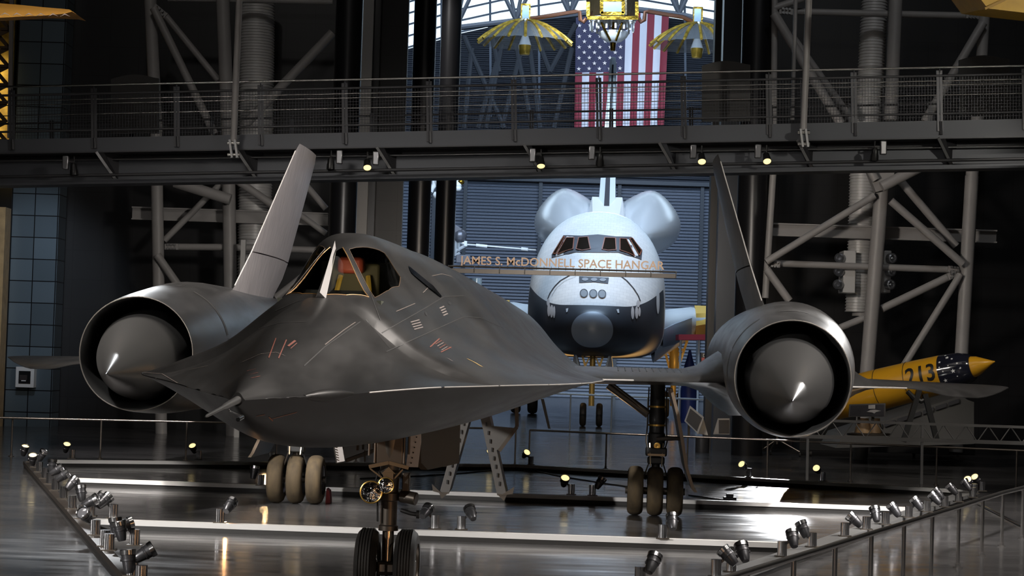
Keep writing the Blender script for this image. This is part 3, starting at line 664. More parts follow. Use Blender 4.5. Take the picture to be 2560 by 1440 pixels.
# the far hangar: back wall with arched window band, side walls, roof
YB = 128.0
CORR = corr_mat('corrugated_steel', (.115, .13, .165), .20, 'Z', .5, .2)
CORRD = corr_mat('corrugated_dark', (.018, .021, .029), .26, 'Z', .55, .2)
xa, xb = -24.0, 34.0
arch = [(xa, 17.5)] + [(P(px, py, YB).x, P(px, py, YB).z) for px, py in ((1000, 128), (1085, 104), (1150, 84), (1250, 62), (1350, 46), (1430, 34), (1500, 28), (1580, 28), (1680, 45), (1790, 62), (1880, 84), (1960, 108))] + [(xb, 17.5)]
zt0 = P(1280, 450, YB).z
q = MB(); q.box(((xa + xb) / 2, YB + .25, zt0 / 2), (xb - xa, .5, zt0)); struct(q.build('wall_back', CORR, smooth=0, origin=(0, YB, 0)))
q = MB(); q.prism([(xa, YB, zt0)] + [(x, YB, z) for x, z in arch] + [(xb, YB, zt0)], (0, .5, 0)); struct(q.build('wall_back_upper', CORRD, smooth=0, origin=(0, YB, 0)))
q = MB(); q.box(((xa + xb) / 2, YB - .15, zt0 + .05), (xb - xa, .5, .25)); q.box(((xa + xb) / 2, YB - .3, zt0 + 1.0), (xb - xa, .3, .18)); struct(q.build('trim_1', mat('beam_dark', (.03, .035, .045), .5), smooth=0))
q = MB()
for px in (1082, 1160, 1348, 1545, 1752): 
    x = P(px, 600, YB).x; q.box((x, YB - .12, zt0 / 2), (.22, .25, zt0))
struct(q.build('trim_2', mat('beam_dark', (.03, .035, .045), .5), smooth=0))
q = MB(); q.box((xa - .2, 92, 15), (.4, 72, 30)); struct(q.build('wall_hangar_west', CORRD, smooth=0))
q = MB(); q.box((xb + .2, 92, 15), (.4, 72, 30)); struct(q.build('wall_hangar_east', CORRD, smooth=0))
q = MB(); q.box(((xa + xb) / 2, 92, 30.2), (xb - xa + .8, 72, .4)); struct(q.build('ceiling_hangar', DARKP, smooth=0))
q = MB(); q.box(((xa + xb) / 2, YB + 1.5, 29.8), (xb - xa, 3, .8)); struct(q.build('lintel_back', DARKP, smooth=0))
# wall above the opening
q = MB(); q.box(((XL + XR) / 2, YW + .2, 24.6), (XR - XL, .4, 6.8)); struct(q.build('wall_lintel', DARKP, smooth=0))
# glazed band: mullion grid and clear panes in the arch
MUL = mat('mullion_blue_black', (.02, .028, .042), .45, .4)
win = MB()
arch_i = arch[1:-1]
for k in range(-3, 16):
    pts_ = [(x, YB + .1, z + .12 + k * .72) for x, z in arch_i]
    for a_, b_ in zip(pts_[:-1], pts_[1:]):
        if max(a_[2], b_[2]) < 29.8: win.bar(a_, b_, .12, .11)
for k in range(20):
    x = xa + 1 + k * 3.05; win.bar((x, YB + .05, 17.4), (x - .45, YB + .05, 29.6), .14, .2, (0, 1, 0))
wf = struct(win.build('window_1', MUL, smooth=0))
pn = MB(); pn.add([(xa, YB + .3, 17.4), (xb, YB + .3, 17.4), (xb, YB + .3, 29.6), (xa, YB + .3, 29.6)], [(0, 1, 2, 3)]); pn.build('pane', glass('window_glass', (.9, .95, 1), .02, 1.0), wf)
# roof trusses in front of the window band (dark tube webs)
TRB = mat('truss_blue_black', (.006, .008, .012), .8, .0)
def truss_web(name, label, nodes, d, r=.14, rise=150, spread=70):
    t = thing(name, label, 'truss', P(nodes[0][0], nodes[0][1], d))
    q = MB(); q.tube([P(x, y, d) for x, y in nodes], r * 1.2, 8); q.build('bottom_chord', TRB, t, world=True)
    for (x, y) in nodes:
        for dx in (-spread, -spread * .45, spread * .45, spread):
            q = MB(); q.cyl(P(x, y, d), P(x + dx, y - rise, d + (2 if abs(dx) < spread else -1.5)), r * .8, n=8); q.build('web_tube', TRB, t, world=True)
truss_web('roof_truss', 'dark tubular roof truss crossing the bright arched window band', [(1140, 70), (1290, 52), (1425, 38), (1560, 20), (1698, 36), (1830, 66)], 116)
# dim lattice of diagonal tubes in front of the dark upper wall
t = thing('wind_truss', 'dim tube lattice standing before the dark upper hangar wall, left of the flag', 'truss', P(1300, 300, 122))
for (a, b) in (((1160, 90), (1260, 320)), ((1215, 320), (1255, 110)), ((1290, 110), (1330, 320)), ((1250, 130), (1195, 320)), ((1300, 140), (1255, 320)), ((1375, 180), (1440, 60)), ((1375, 180), (1330, 60)), ((1430, 120), (1385, 320)), ((1325, 120), (1350, 320)), ((1180, 120), (1160, 320)), ((1225, 60), (1248, 180))):
    q = MB(); q.cyl(P(*a, 122), P(*b, 122), .16, n=8); q.build('tube', TRB, t, world=True)
# black round columns at the mouth of the far hangar
COLM = mat('black_column', (.014, .014, .016), .32, .2)
def column(px0, px1, d, label, nm='round_column', H=27.5, m=None):
    c = P((px0 + px1) / 2, 700, d); r = (px1 - px0) / 2 * d / F_PX
    q = MB(); q.turn((c.x, c.y, 0), (0, 0, 1), [(0, r), (H, r)], 40); o = q.build(nm, m or COLM, origin=(c.x, c.y, 0)); return tag(o, label, 'column', 'round black columns at the hangar mouth')
column(817, 886, 50.5, 'broadest round black column left of the hangar mouth, behind the canopy')
column(930, 990, 57.5, 'round black column second from the left, with pale streak of light')
column(1014, 1071, 61, 'round black column third from the left at the hangar mouth')
column(1083, 1134, 66, 'slim round black column where the lettered beam begins')
column(1838, 1916, 50.5, 'round black column right of the hangar mouth, beside the right fin')
def slab(px0, px1, d, label, m=COLM, H=27.5, dep=.5):
    a, b = P(px0, 700, d), P(px1, 700, d); q = MB(); q.box(((a.x + b.x) / 2, d, H / 2), (b.x - a.x, dep, H)); return tag(q.build('square_pillar', m, smooth=0, origin=((a.x + b.x) / 2, d, 0)), label, 'pillar', 'flat pillars at the hangar mouth')
slab(1769, 1790, 54.5, 'black flat pillar edging the hangar mouth on the right', mat('pillar_black', (.008, .008, .009), .5))
slab(1790, 1838, 53.5, 'dark grey flat pillar left of the right-hand round column', mat('pillar_blue_lit', (.06, .068, .082), .3, .3))  # bluish light falling on this pillar is raised into its base colour
slab(886, 914, 55.4, 'pale narrow upright between two round black columns', mat('pale_upright', (.32, .31, .30), .5))
slab(914, 932, 55.6, 'dark narrow panel beside the pale upright')
# bluish steel tile pilaster on the left wall, wood pillar at the frame edge
PIL = tile_mat('blue_steel_tiles', (.16, .21, .25), .615, .585, (.01, .01, .012), .33, .55, .22, gw=.014)
a, b = P(22, 700, 55), P(141, 700, 55)
q = MB(); q.box(((a.x + b.x) / 2, 55.45, 13.5), (b.x - a.x, .9, 27)); o = q.build('tiled_pilaster', PIL, smooth=0, origin=(a.x + .015, 55, .38)); tag(o, 'blue-grey steel tiled pilaster at the far left wall', 'pilaster')
a, b = P(-60, 700, 54.5), P(12, 700, 54.5)
q = MB(); q.box(((a.x + b.x) / 2, 54.6, 2.9), (b.x - a.x, .6, 5.8)); tag(q.build('timber_partition', mat('pale_timber', (.42, .28, .13), .5, noise=.2, nscale=4), smooth=0, origin=(b.x, 54.8, 0)), 'tan timber partition cut off by the left edge', 'partition')
# golden lattice structure lit from inside, far left top
t = thing('golden_lattice', 'glowing golden lattice structure at the upper left edge, behind the walkway', 'structure', P(10, 200, 54))
GOLD_L = mat('lamp_lit_gold', (.75, .45, .12), .4, .2, noise=.7, nscale=2.2)
a = P(-60, 0, 54.6); b = P(26, 0, 54.6); zlo, zhi = P(0, 345, 54).z, P(0, -30, 54).z
q = MB(); q.box(((a.x + b.x) / 2, 55.2, (zlo + zhi) / 2), (b.x - a.x, .1, zhi - zlo)); q.build('back_panel', GOLD_L, t, world=True)
for k in range(9):
    z = lerp(zlo, zhi, k / 8); q = MB(); q.box(((a.x + b.x) / 2, 54.6, z), (b.x - a.x, .12, .07)); q.build('rung', mat('bronze_dark', (.10, .06, .03), .5), t, world=True)
    if k < 8:
        q = MB(); q.bar((a.x, 54.6, z), (b.x, 54.6, lerp(zlo, zhi, (k + 1) / 8)), .05, .12); q.bar((b.x, 54.7, z), (b.x - .45, 54.7, lerp(zlo, zhi, (k + 1) / 8)), .05, .10); q.build('diagonal_pair', mat('bronze_dark', (.10, .06, .03), .5), t, world=True)
q = MB(); q.bar(P(30, -20, 54.2), P(24, 345, 54.2), .11, .1); q.build('edge_post', mat('post_grey', (.25, .22, .20), .5), t, world=True)
# AED cabinet
t = thing('defibrillator_cabinet', 'white wall cabinet with dark window on the tiled pilaster, left', 'cabinet', P(67, 943, 54.9))
a, b = P(40, 968, 54.8), P(88, 918, 54.8)
q = MB(); q.box(((a.x + b.x) / 2, 54.85, (a.z + b.z) / 2), (b.x - a.x, .3, b.z - a.z)); q.build('case', mat('cabinet_white', (.62, .62, .62), .5), t, world=True, bevel=.01)
q = MB(); q.box(((a.x + b.x) / 2 - .0, 54.69, (a.z + b.z) / 2), (.31, .03, .33)); q.build('door_window', mat('cab_black', (.006, .006, .007), .3), t, world=True)
q = MB(); q.box(((a.x + b.x) / 2 - .02, 54.67, (a.z + b.z) / 2 - .08), (.12, .01, .05)); q.build('bag_tag', WHITE, t, world=True)
q = MB(); q.box(((a.x + b.x) / 2 - .03, 54.67, (a.z + b.z) / 2 - .01), (.2, .012, .14)); q.build('bag', mat('bag_dark', (.02, .012, .012), .6), t, world=True)
a, b = P(58, 911, 54.9), P(81, 896, 54.9)
q = MB(); q.box(((a.x + b.x) / 2, 54.93, (a.z + b.z) / 2), (b.x - a.x, .05, b.z - a.z)); t = q.build('small_sign', mat('sign_paper', (.6, .58, .56), .6), smooth=0, origin=((a.x + b.x) / 2, 54.93, (a.z + b.z) / 2)); tag(t, 'small white AED sign above the wall cabinet', 'sign')
q = MB(); text_mesh(q, 'AED', (a.x + .05, 54.90, a.z + .04), (1, 0, 0), (0, 0, 1), .07); q.build('sign_lettering', mat('sign_red', (.35, .03, .02), .6), t, world=True, smooth=0)
# ---- white arch trusses either side
WT = mat('white_steel', (.36, .345, .335), .45, .0, noise=.06, nscale=2)
def member(t, name, a, b, w, d, d2=None, n=18):
    q = MB(); p0, p1 = P(*a, d), P(*b, d2 or d); r = w / 2 * d / F_PX
    q.cyl(p0, p1, r, n=n); return q.build(name, WT, t, world=True)
def ibeam(t, a, b, h, d):
    q = MB(); p0, p1 = P(*a, d), P(*b, d); hh = h * d / F_PX
    q.bar(p0, p1, .05, hh); 
    for s_ in (-1, 1): q.bar(p0 + Vector((0, 0, s_ * hh / 2)), p1 + Vector((0, 0, s_ * hh / 2)), .25, .035)
    return q.build('i_beam', WT, t, world=True)
def joint(t, a, b, d):
    "flanged end: a slotted plate with bolts"
    q = MB(); p0, p1 = P(*a, d), P(*b, d); q.bar(p0, p1, .05, .15); m = q.build('splice_plate', WT, t, world=True)
    for k in range(3):
        c = lerp(p0, p1, .25 + .25 * k)
        for z in (-.05, .05):
            q = MB(); q.cyl(c + Vector((0, -.10, z)), c + Vector((0, .02, z)), .03, n=8); q.build('bolt', mat('bolt_grey', (.3, .3, .3), .4, .6), m, world=True)
t = thing('left_arch_truss', 'white tubular arch truss on the left, behind the left nacelle', 'truss', P(400, 1100, 53)); D = 53
for a, b, w in (((375, -20), (391, 330), 31), ((390, 330), (403, 1090), 30), ((556, -20), (570, 330), 34), ((570, 330), (581, 1092), 33)): member(t, 'column', a, b, w, D)
for a, b, w, dd in (((384, 20), (536, 335), 20, 52.6), ((412, 37), (546, 201), 17, 53.4), ((832, 82), (612, 312), 24, 53), ((420, -3), (832, 5), 14, 53.3), ((437, 455), (576, 499), 28, 52.5), ((553, 458), (411, 601), 16, 53.3), ((416, 617), (562, 618), 17, 53.2), ((562, 618), (815, 626), 17, 53.2), ((393, 638), (450, 720), 20, 52.8), ((750, 445), (815, 522), 16, 53), ((740, 530), (815, 584), 15, 53), ((591, 450), (700, 525), 20, 53), ((690, 745), (760, 690), 20, 53)): member(t, 'brace', a, b, w, dd)
ibeam(t, (331, 533), (820, 549), 29, 53.8)
joint(t, (412, 617), (446, 617), 53)
joint(t, (385, 15), (415, 40), 52.9)
def duct(name, label, sections, d, caps=True):
    pts = []; q = MB()
    for (x, y, w) in sections: pts.append((P(x, y, d), w / 2 * d / F_PX))
    rings = []; n = 32
    for (p0, r0), (p1, r1) in zip(pts[:-1], pts[1:]):
        m = max(2, int((p0 - p1).length / .075))
        for k in range(m + 1):
            c = lerp(p0, p1, k / m); r = lerp(r0, r1, k / m)
            for e, rr in ((0, r), (.028, r), (.034, r + .022), (.058, r + .022), (.064, r)):
                cc = c + Vector((0, 0, -e)); rings.append([cc + Vector((rr * math.cos(2 * PI * j / n), rr * math.sin(2 * PI * j / n), 0)) for j in range(n)])
    q.loft(rings); o = q.build(name, mat('white_duct', (.62, .61, .60), .42, .1), origin=pts[-1][0], smooth=30); return tag(o, label, 'duct')
duct('ventilation_duct', 'white ribbed air duct rising beside the left grey fin', [(642, -20, 88), (640, 330, 84), (636, 600, 80), (634, 720, 80)], 54.4)
q = MB(); a, b = P(599, 720, 52), P(615, 600, 52); q.box(((a.x + b.x) / 2, 52, b.z / 2), (b.x - a.x, .12, b.z)); tag(q.build('white_panel', mat('panel_white', (.6, .59, .57), .5), origin=a, smooth=0), 'tall narrow white panel left of the grey fin', 'panel')
t = thing('right_arch_truss', 'white tubular arch truss on the right, above the yellow rocket', 'truss', P(2170, 1150, 50)); D = 50
for a, b, w in (((1937, -20), (1933, 430), 16), ((1933, 430), (1913, 745), 17), ((2240, -20), (2227, 300), 34), ((2210, 400), (2150, 1152), 36), ((2464, -20), (2448, 250), 29), ((2448, 250), (2430, 440), 32), ((2430, 440), (2390, 1130), 34)): member(t, 'column', a, b, w, D)
for a, b, w, dd in (((1945, 28), (2450, 40), 17, 50.3), ((1935, 34), (2102, 309), 24, 49.7), ((1985, 97), (2137, 310), 18, 50.3), ((2458, 57), (2312, 304), 22, 49.7), ((1935, 20), (2010, -5), 18, 50), ((2390, -6), (2458, 32), 18, 50),
    ((1915, 655), (2186, 489), 18, 49.7), ((1922, 658), (2399, 675), 17, 50.4), ((2227, 502), (2407, 660), 20, 49.7), ((2245, 445), (2390, 615), 20, 50.3), ((2204, 467), (2305, 415), 27, 49.4), ((2172, 420), (2190, 450), 22, 49.5), ((1916, 672), (1973, 752), 20, 49.8), ((2205, 772), (2401, 678), 20, 50.2), ((2401, 686), (2258, 917), 18, 49.8), ((2094, 822), (2170, 791), 18, 50.3)): member(t, 'brace', a, b, w, dd)
ibeam(t, (1927, 574), (2490, 592), 29, 50.9)
q = MB(); q.prism([P(2165, 418, 49.6), P(2240, 418, 49.6), P(2225, 470, 49.6), (P(2190, 480, 49.6))], (0, .3, 0)); q.build('node_plate', WT, t, world=True)
joint(t, (1922, 660), (1950, 662), 50.0); joint(t, (2370, 672), (2400, 676), 50.0); joint(t, (1948, 27), (1982, 30), 50.0); joint(t, (2415, 38), (2447, 40), 50.0); joint(t, (2370, 693), (2400, 680), 49.9)
dct = duct('ventilation_duct', 'white ribbed air duct hanging right, ending above the yellow rocket', [(2187, -20, 62), (2178, 170, 63), (2157, 420, 62), (2150, 600, 58), (2142, 774, 55)], 51.3)
q = MB(); q.cyl(P(2152, 776, 51.3), P(2152, 790, 51.3), .22, n=20); q.build('damper_ring', WT, dct, world=True)
for sx, lab, xs in ((-1, 'left', (2106, 2140)), (1, 'right', (2208, 2228))):
    a, b = P(xs[0], 732, 50.6), P(xs[1], 627, 50.6)
    t = thing('air_diffuser_box', f'white box with three round nozzles on the {lab} side of the hanging duct', 'air diffuser', a, group='nozzle boxes on the right duct')
    q = MB(); q.box(((a.x + b.x) / 2, 50.9, (a.z + b.z) / 2), (b.x - a.x, .7, b.z - a.z)); q.build('plenum', mat('white_duct', (.62, .61, .60), .42), t, world=True, bevel=.02)
    for k in range(3):
        c = P(xs[0] + 1 - 2 * k if sx < 0 else xs[1] - 4 - 2 * k, 645 + 33 * k, 50.4); q = MB(); q.turn(c + Vector((sx * .04, .15, 0)), (sx * .35, -1, 0), [(0, .13), (.14, .12), (.16, .085), (.10, .05), (.13, .03), (.14, 0)], 20, caps=False); nz = q.build('nozzle', mat('nozzle_steel', (.22, .23, .25), .3, .8), t, world=True)
# ------------------------------------------------------------------ the orbiter in the far hangar (local: x right, y aft of the nose, z up)
orb = thing('space_shuttle', 'white and black winged spacecraft facing forward in the far hangar', 'spacecraft', (2.69, 68, 0), -.059)
OT = [(0, 3.32), (.06, 3.6), (.25, 3.86), (.7, 4.08), (1.4, 4.42), (2.5, 5.0), (3.8, 5.72), (4.3, 6.05), (5.6, 6.88), (7, 7.5), (8.6, 7.84), (30, 7.84), (34, 7.9)]
OB = [(0, 3.18), (.06, 2.95), (.3, 2.66), (1, 2.48), (3, 2.4), (8, 2.37), (34, 2.5)]
OWd = [(0, .12), (.06, .34), (.3, .74), (1, 1.2), (2, 1.68), (3.5, 2.12), (5.5, 2.42), (8, 2.52), (34, 2.55)]
OC = [(0, 3.26), (1, 3.3), (4, 3.6), (8, 4.3), (34, 4.3)]
OPU = [(0, 1.0), (1, .95), (4, .9), (8, .88)]
OPL = [(0, 1.0), (1, .8), (4, .55), (8, .45)]
def osec(y, n=72):
    zt, zb, hw, zc, pu, pl = (interp(t, y) for t in (OT, OB, OWd, OC, OPU, OPL)); r = []
    for k in range(n):
        a = 2 * PI * k / n; c, s_ = math.cos(a), math.sin(a)
        p = pu if s_ >= 0 else pl
        x = hw * math.copysign(abs(c) ** p, c); z = zc + ((zt - zc) if s_ >= 0 else (zc - zb)) * math.copysign(abs(s_) ** p, s_)
        r.append(Vector((x, y, z)))
    return r
def tile_paint():
    m = bpy.data.materials.new('shuttle_tiles'); m.use_nodes = True; nt = m.node_tree; b = nt.nodes['Principled BSDF']
    tc = nt.nodes.new('ShaderNodeTexCoord'); sx = nt.nodes.new('ShaderNodeSeparateXYZ'); nt.links.new(tc.outputs['Object'], sx.inputs[0])
    def M(op, a, b_, c=None):
        n = nt.nodes.new('ShaderNodeMath'); n.operation = op
        for i, v in enumerate((a, b_)):
            if isinstance(v, (int, float)): n.inputs[i].default_value = v
            else: nt.links.new(v, n.inputs[i])
        return n.outputs[0]
    y, z, x = sx.outputs['Y'], sx.outputs['Z'], sx.outputs['X']
    ax = M('ABSOLUTE', x, 0)
    zb = M('ADD', M('MULTIPLY', M('POWER', M('MAXIMUM', M('SUBTRACT', ax, .9), 0), 2.4), .30), 4.10)
    black = M('MULTIPLY', M('LESS_THAN', z, zb), M('LESS_THAN', y, 6.2))
    under = M('LESS_THAN', z, 2.75)
    bk = M('MAXIMUM', black, under)
    br = nt.nodes.new('ShaderNodeTexBrick'); br.inputs['Scale'].default_value = 1; br.inputs['Brick Width'].default_value = .22; br.inputs['Row Height'].default_value = .16; br.inputs['Mortar Size'].default_value = .004
    cx = nt.nodes.new('ShaderNodeCombineXYZ'); nt.links.new(x, cx.inputs[0]); nt.links.new(M('ADD', z, M('MULTIPLY', y, .3)), cx.inputs[1]); nt.links.new(cx.outputs[0], br.inputs['Vector'])
    br.inputs['Color1'].default_value = (.66, .64, .62, 1); br.inputs['Color2'].default_value = (.60, .585, .57, 1); br.inputs['Mortar'].default_value = (.48, .46, .45, 1)
    mx = nt.nodes.new('ShaderNodeMix'); mx.data_type = 'RGBA'; nt.links.new(bk, mx.inputs['Factor']); nt.links.new(br.outputs['Color'], mx.inputs['A']); mx.inputs['B'].default_value = (.035, .035, .040, 1)
    # cap
    nt.links.new(mx.outputs['Result'], b.inputs['Base Color']); b.inputs['Roughness'].default_value = .42
    return m
TILES = tile_paint()
OWHITE = mat('shuttle_white', (.60, .60, .60), .35, .15)
OGREY = mat('carbon_grey', (.20, .23, .275), .4)
ODARK = mat('shuttle_black', (.03, .03, .036), .45)
q = MB(); ys = [0, .02, .06, .12, .2, .3, .45, .6, .8, 1, 1.3, 1.6, 2, 2.5, 3, 3.5, 4, 4.5, 5, 5.5, 6, 6.6, 7.2, 8, 9, 12, 16, 20, 24, 28, 32, 34]
q.loft([osec(y) for y in ys])
ofus = q.build('fuselage', TILES, orb, smooth=50)
OM = wm(orb)
dg_v = [OM @ v.co for v in ofus.data.vertices]; obvh = BVHTree.FromPolygons(dg_v, [tuple(p.vertices) for p in ofus.data.polygons])
# nose cap
q = MB(); q.loft([[Vector((0, y - .035 - .0, 0)) + Vector((p.x * .965, 0, 3.26 + (p.z - 3.26) * .99)) for p in osec(y)] for y in (0, .02, .06, .12, .2, .28)], caps=(True, False)); q.build('nose_cap', OGREY, orb, smooth=60)
WSU = mat('window_surround', (.045, .043, .050), .5); PANE = mat('dark_cabin_glass', (.014, .009, .006), .12, .0, spec=.5); RIM = mat('window_rim_orange', (.22, .06, .025), .5)
ws = decal(obvh, 'window_surround', [(1380, 637), (1409, 589), (1455, 590), (1495, 587), (1540, 592), (1578, 593), (1605, 626), (1603, 650), (1575, 640), (1549, 632), (1490, 632), (1433, 631), (1380, 645)], WSU, orb)
panes_ = [[(1384, 635), (1410, 593), (1413, 594), (1391, 636)], [(1394, 637), (1417, 596), (1436, 596), (1433, 624), (1412, 630)], [(1441, 624), (1447, 596), (1470, 594), (1476, 624), (1455, 628)], [(1505, 625), (1512, 596), (1538, 597), (1540, 626), (1520, 628)], [(1549, 627), (1549, 598), (1565, 599), (1586, 642), (1570, 634)], [(1573, 598), (1580, 597), (1602, 628), (1597, 640)]]
for p in panes_:
    w_ = decal(obvh, 'cabin_window', p, PANE, orb, .035)
    line_decal(obvh, 'window_rim', p + [p[0]], .035, RIM, w_, .045)
decal(obvh, 'thruster_panel', [(1448, 692), (1522, 695), (1520, 710), (1485, 706), (1448, 708)], ODARK, orb)
for cx_ in (1463, 1485, 1507): decal(obvh, 'thruster_cover', [(cx_ + 8 * math.cos(a), 700 + (cx_ - 1463) * .03 + 4 * math.sin(a)) for a in [2 * PI * k / 14 for k in range(14)]], mat('thruster_grey', (.20, .21, .23), .5), orb, .035)
for cx_ in (1460, 1483, 1505):
    pp = [(cx_ + 9 * math.cos(a), 735 + (cx_ - 1460) * .04 + 10 * math.sin(a)) for a in [2 * PI * k / 18 for k in range(18)]]
    c = decal(obvh, 'thruster_port', pp, mat('port_grey', (.17, .18, .19), .5), orb, .03); line_decal(obvh, 'port_ring', pp + [pp[0]], .03, ODARK, c, .04)
line_decal(obvh, 'module_seam', [(1370, 748), (1376, 733), (1387, 717), (1402, 702), (1425, 689)], .07, ODARK, orb); line_decal(obvh, 'module_seam', [(1600, 753), (1594, 738), (1582, 720), (1566, 702), (1550, 690)], .07, ODARK, orb)
line_decal(obvh, 'access_seam', [(1380, 740), (1392, 720), (1412, 703), (1440, 692)], .02, mat('seam_grey', (.35, .33, .32), .6), orb)
for (x, y, w_, h_) in ((1374, 776, 4, 16), (1381, 779, 4, 16), (1387, 781, 3, 15), (1372, 757, 4, 9), (1580, 783, 4, 16), (1590, 782, 4, 16), (1597, 780, 3, 12), (1594, 760, 4, 9)):
    decal(obvh, 'side_thruster', [(x + w_ * math.cos(a), y + h_ * math.sin(a)) for a in [2 * PI * k / 12 for k in range(12)]], mat('side_thruster_white', (.40, .37, .36), .5), orb, .03)
for p in ([(1416, 773), (1422, 772), (1420, 781), (1417, 782)], [(1540, 775), (1546, 774), (1547, 783), (1543, 784)]): decal(obvh, 'nose_marker', p, OWHITE, orb, .03)
hp = [(1643 + 4 * math.cos(a), 752 + 33 * math.sin(a)) for a in [2 * PI * k / 20 for k in range(20)]]
decal(obvh, 'crew_hatch', hp, OWHITE, orb, .03)
# wings
def owing(sg):
    q = MB(); rings = []; xs = [0, .02, .06, .13, .25, .45, .7, 1]
    for l, a, b, zl, th in ((2.2, 8.5, 31, 3.05, 1.75), (3.0, 12.5, 31, 3.45, 1.45), (3.8, 16.5, 31, 3.85, 1.15), (4.6, 19, 31, 4.0, .95), (8, 23, 31, 4.3, .6), (11.8, 27, 30.5, 4.6, .2)):
        up = lambda x: th * (math.sin(PI * min(1, x ** .55)) if x < 1 else 0)
        rings.append([Vector((sg * l, lerp(a, b, x), zl + up(x) * .75)) for x in xs] + [Vector((sg * l, lerp(a, b, x), zl - up(x) * .45)) for x in xs[::-1]])
    q.loft(rings); return q.build('wing', OWHITE, orb, smooth=60)
for sg in (-1, 1):
    w_ = owing(sg)
    q = MB(); rings = []
    for l, a, zl, r in ((2.5, 10, 3.2, .35), (3.0, 12.3, 3.42, .42), (3.75, 16.1, 3.8, .38)): rings.append([Vector((sg * l, a + r * .6 - r * math.cos(t), zl + r * math.sin(t))) for t in [2 * PI * k / 16 for k in range(16)]])
    q.loft(rings); q.build('leading_edge', mat('edge_grey', (.22, .23, .26), .4), w_)
    q = MB(); rings = []
    for l, a, zl, th in ((3.95, 16.9, 3.85, .95), (4.6, 18.9, 4.0, .85), (8, 22.9, 4.3, .55)): rings.append([Vector((sg * l, a + .0, zl)), Vector((sg * l, a + .6, zl + th * .55)), Vector((sg * l, a + 3, zl + th * .98)), Vector((sg * l, a + 3, zl - th * .6)), Vector((sg * l, a + .6, zl - th * .4))])
    q.loft(rings); q.build('edge_cover', mat('edge_yellow', (.62, .36, .06), .55), w_)
# engine pods, tail
POD = [(-.45, 9.85), (-1.0, 10.12), (-1.5, 10.42), (-2.0, 10.6), (-2.45, 10.48), (-2.9, 10.1), (-3.3, 9.6), (-3.52, 9.15), (-3.56, 8.7), (-3.4, 8.25), (-3.0, 7.85), (-2.3, 7.4), (-1.2, 7.0), (-.3, 7.2), (-.2, 8.5)]
for sg in (-1, 1):
    q = MB(); rings = []
    for y, k in ((24.2, .02), (24.5, .22), (25.2, .45), (26.2, .68), (27.5, .86), (29, .97), (31, 1), (34.5, .95)):
        c = Vector((-1.5, 0, 7.9)); rings.append([Vector((-sg * lerp(c.x, x, k), y, lerp(c.z, z, k))) for x, z in POD])
    q.loft(rings); o = q.build('engine_pod', mat('pod_white', (.58, .60, .63), .24, .45), orb, smooth=70); o.modifiers.new('smooth', 'SUBSURF').levels = 1; o.modifiers['smooth'].render_levels = 1
q = MB(); rings = []
for z, a, b, th in ((7.6, 24.3, 33, .42), (8.9, 25.4, 33, .40), (13, 29.6, 34, .28), (17.0, 33.4, 36, .17), (17.5, 34.2, 36, .12)):
    rings.append([Vector((x * th, lerp(a, b, t), z)) for x, t in ((-.35, .0), (-1, .06), (-1, .5), (-.1, 1), (.1, 1), (1, .5), (1, .06), (.35, 0))])
q.loft(rings); tl = q.build('tail_fin', mat('tail_white', (.60, .65, .70), .3, .1), orb, smooth=20)
q = MB(); q.loft([[Vector((-.15 * k, y - .03, z)), Vector((.15 * k, y - .03, z)), Vector((.15 * k, y + .1, z)), Vector((-.15 * k, y + .1, z))] for y, z, k in ((24.25, 7.65, .9), (25.35, 8.9, .85), (29.55, 13, .5), (33.35, 17.0, .25))]); q.build('fin_edge', ODARK, tl)
q = MB(); q.loft([[Vector((x, 23.3, z)) for x, z in ((-.9, 7.7), (.9, 7.7), (.55, 8.3), (-.55, 8.3))], [Vector((x, 27, z)) for x, z in ((-1.2, 7.7), (1.2, 7.7), (.7, 9.9), (-.7, 9.9))]]); q.build('fin_root_fairing', OWHITE, orb)
# payload-bay hoop lines over the back
for k in range(6):
    q = MB(); y = 9.2 + k * 1.3; s_ = osec(y)[2:35]; q.tube([p + Vector((0, 0, .01)) for p in s_], .022, 5); q.build('bay_hoop', OWHITE, orb)
# nose gear with doors, main gear leg
GWARM = mat('gear_warm_lit', (.62, .42, .12), .4, .3)  # warm lamplight painted into the colour of the gear legs
for sg in (-1, 1):
    q = MB(); q.prism([(sg * .62, 2.2, 2.55), (sg * .70, 2.2, 2.0), (sg * .5, 2.2, 1.7), (sg * .44, 2.2, 2.0)], (0, 2.4, 0)); d_ = q.build('nose_gear_door', OGREY, orb)
    q = MB(); q.prism([(sg * .56, 2.15, 2.5), (sg * .60, 2.15, 2.45), (sg * .44, 2.15, 1.8), (sg * .38, 2.15, 1.85)], (0, .05, 0)); q.build('door_edge', mat('door_edge_blue', (.5, .6, .68), .4), d_)
q = MB(); q.cyl((0, 2.6, .7), (0, 2.6, 2.5), .10, n=14)
for sg in (-1, 1): q.bar((sg * .1, 2.5, 1.6), (sg * .4, 2.5, 2.55), .07, .07); q.bar((sg * .12, 2.45, 2.35), (sg * .38, 2.45, 1.75), .05, .05); q.bar((sg * .1, 2.5, 2.5), (sg * .42, 2.5, 2.5), .08, .06)
q.build('nose_gear_leg', GWARM, orb)
for sg in (-1, 1):
    q = MB(); tire(q, Vector((.28 * sg, 2.6, .40)), XA, .40, .22); q.build('tire', TIREK, orb)
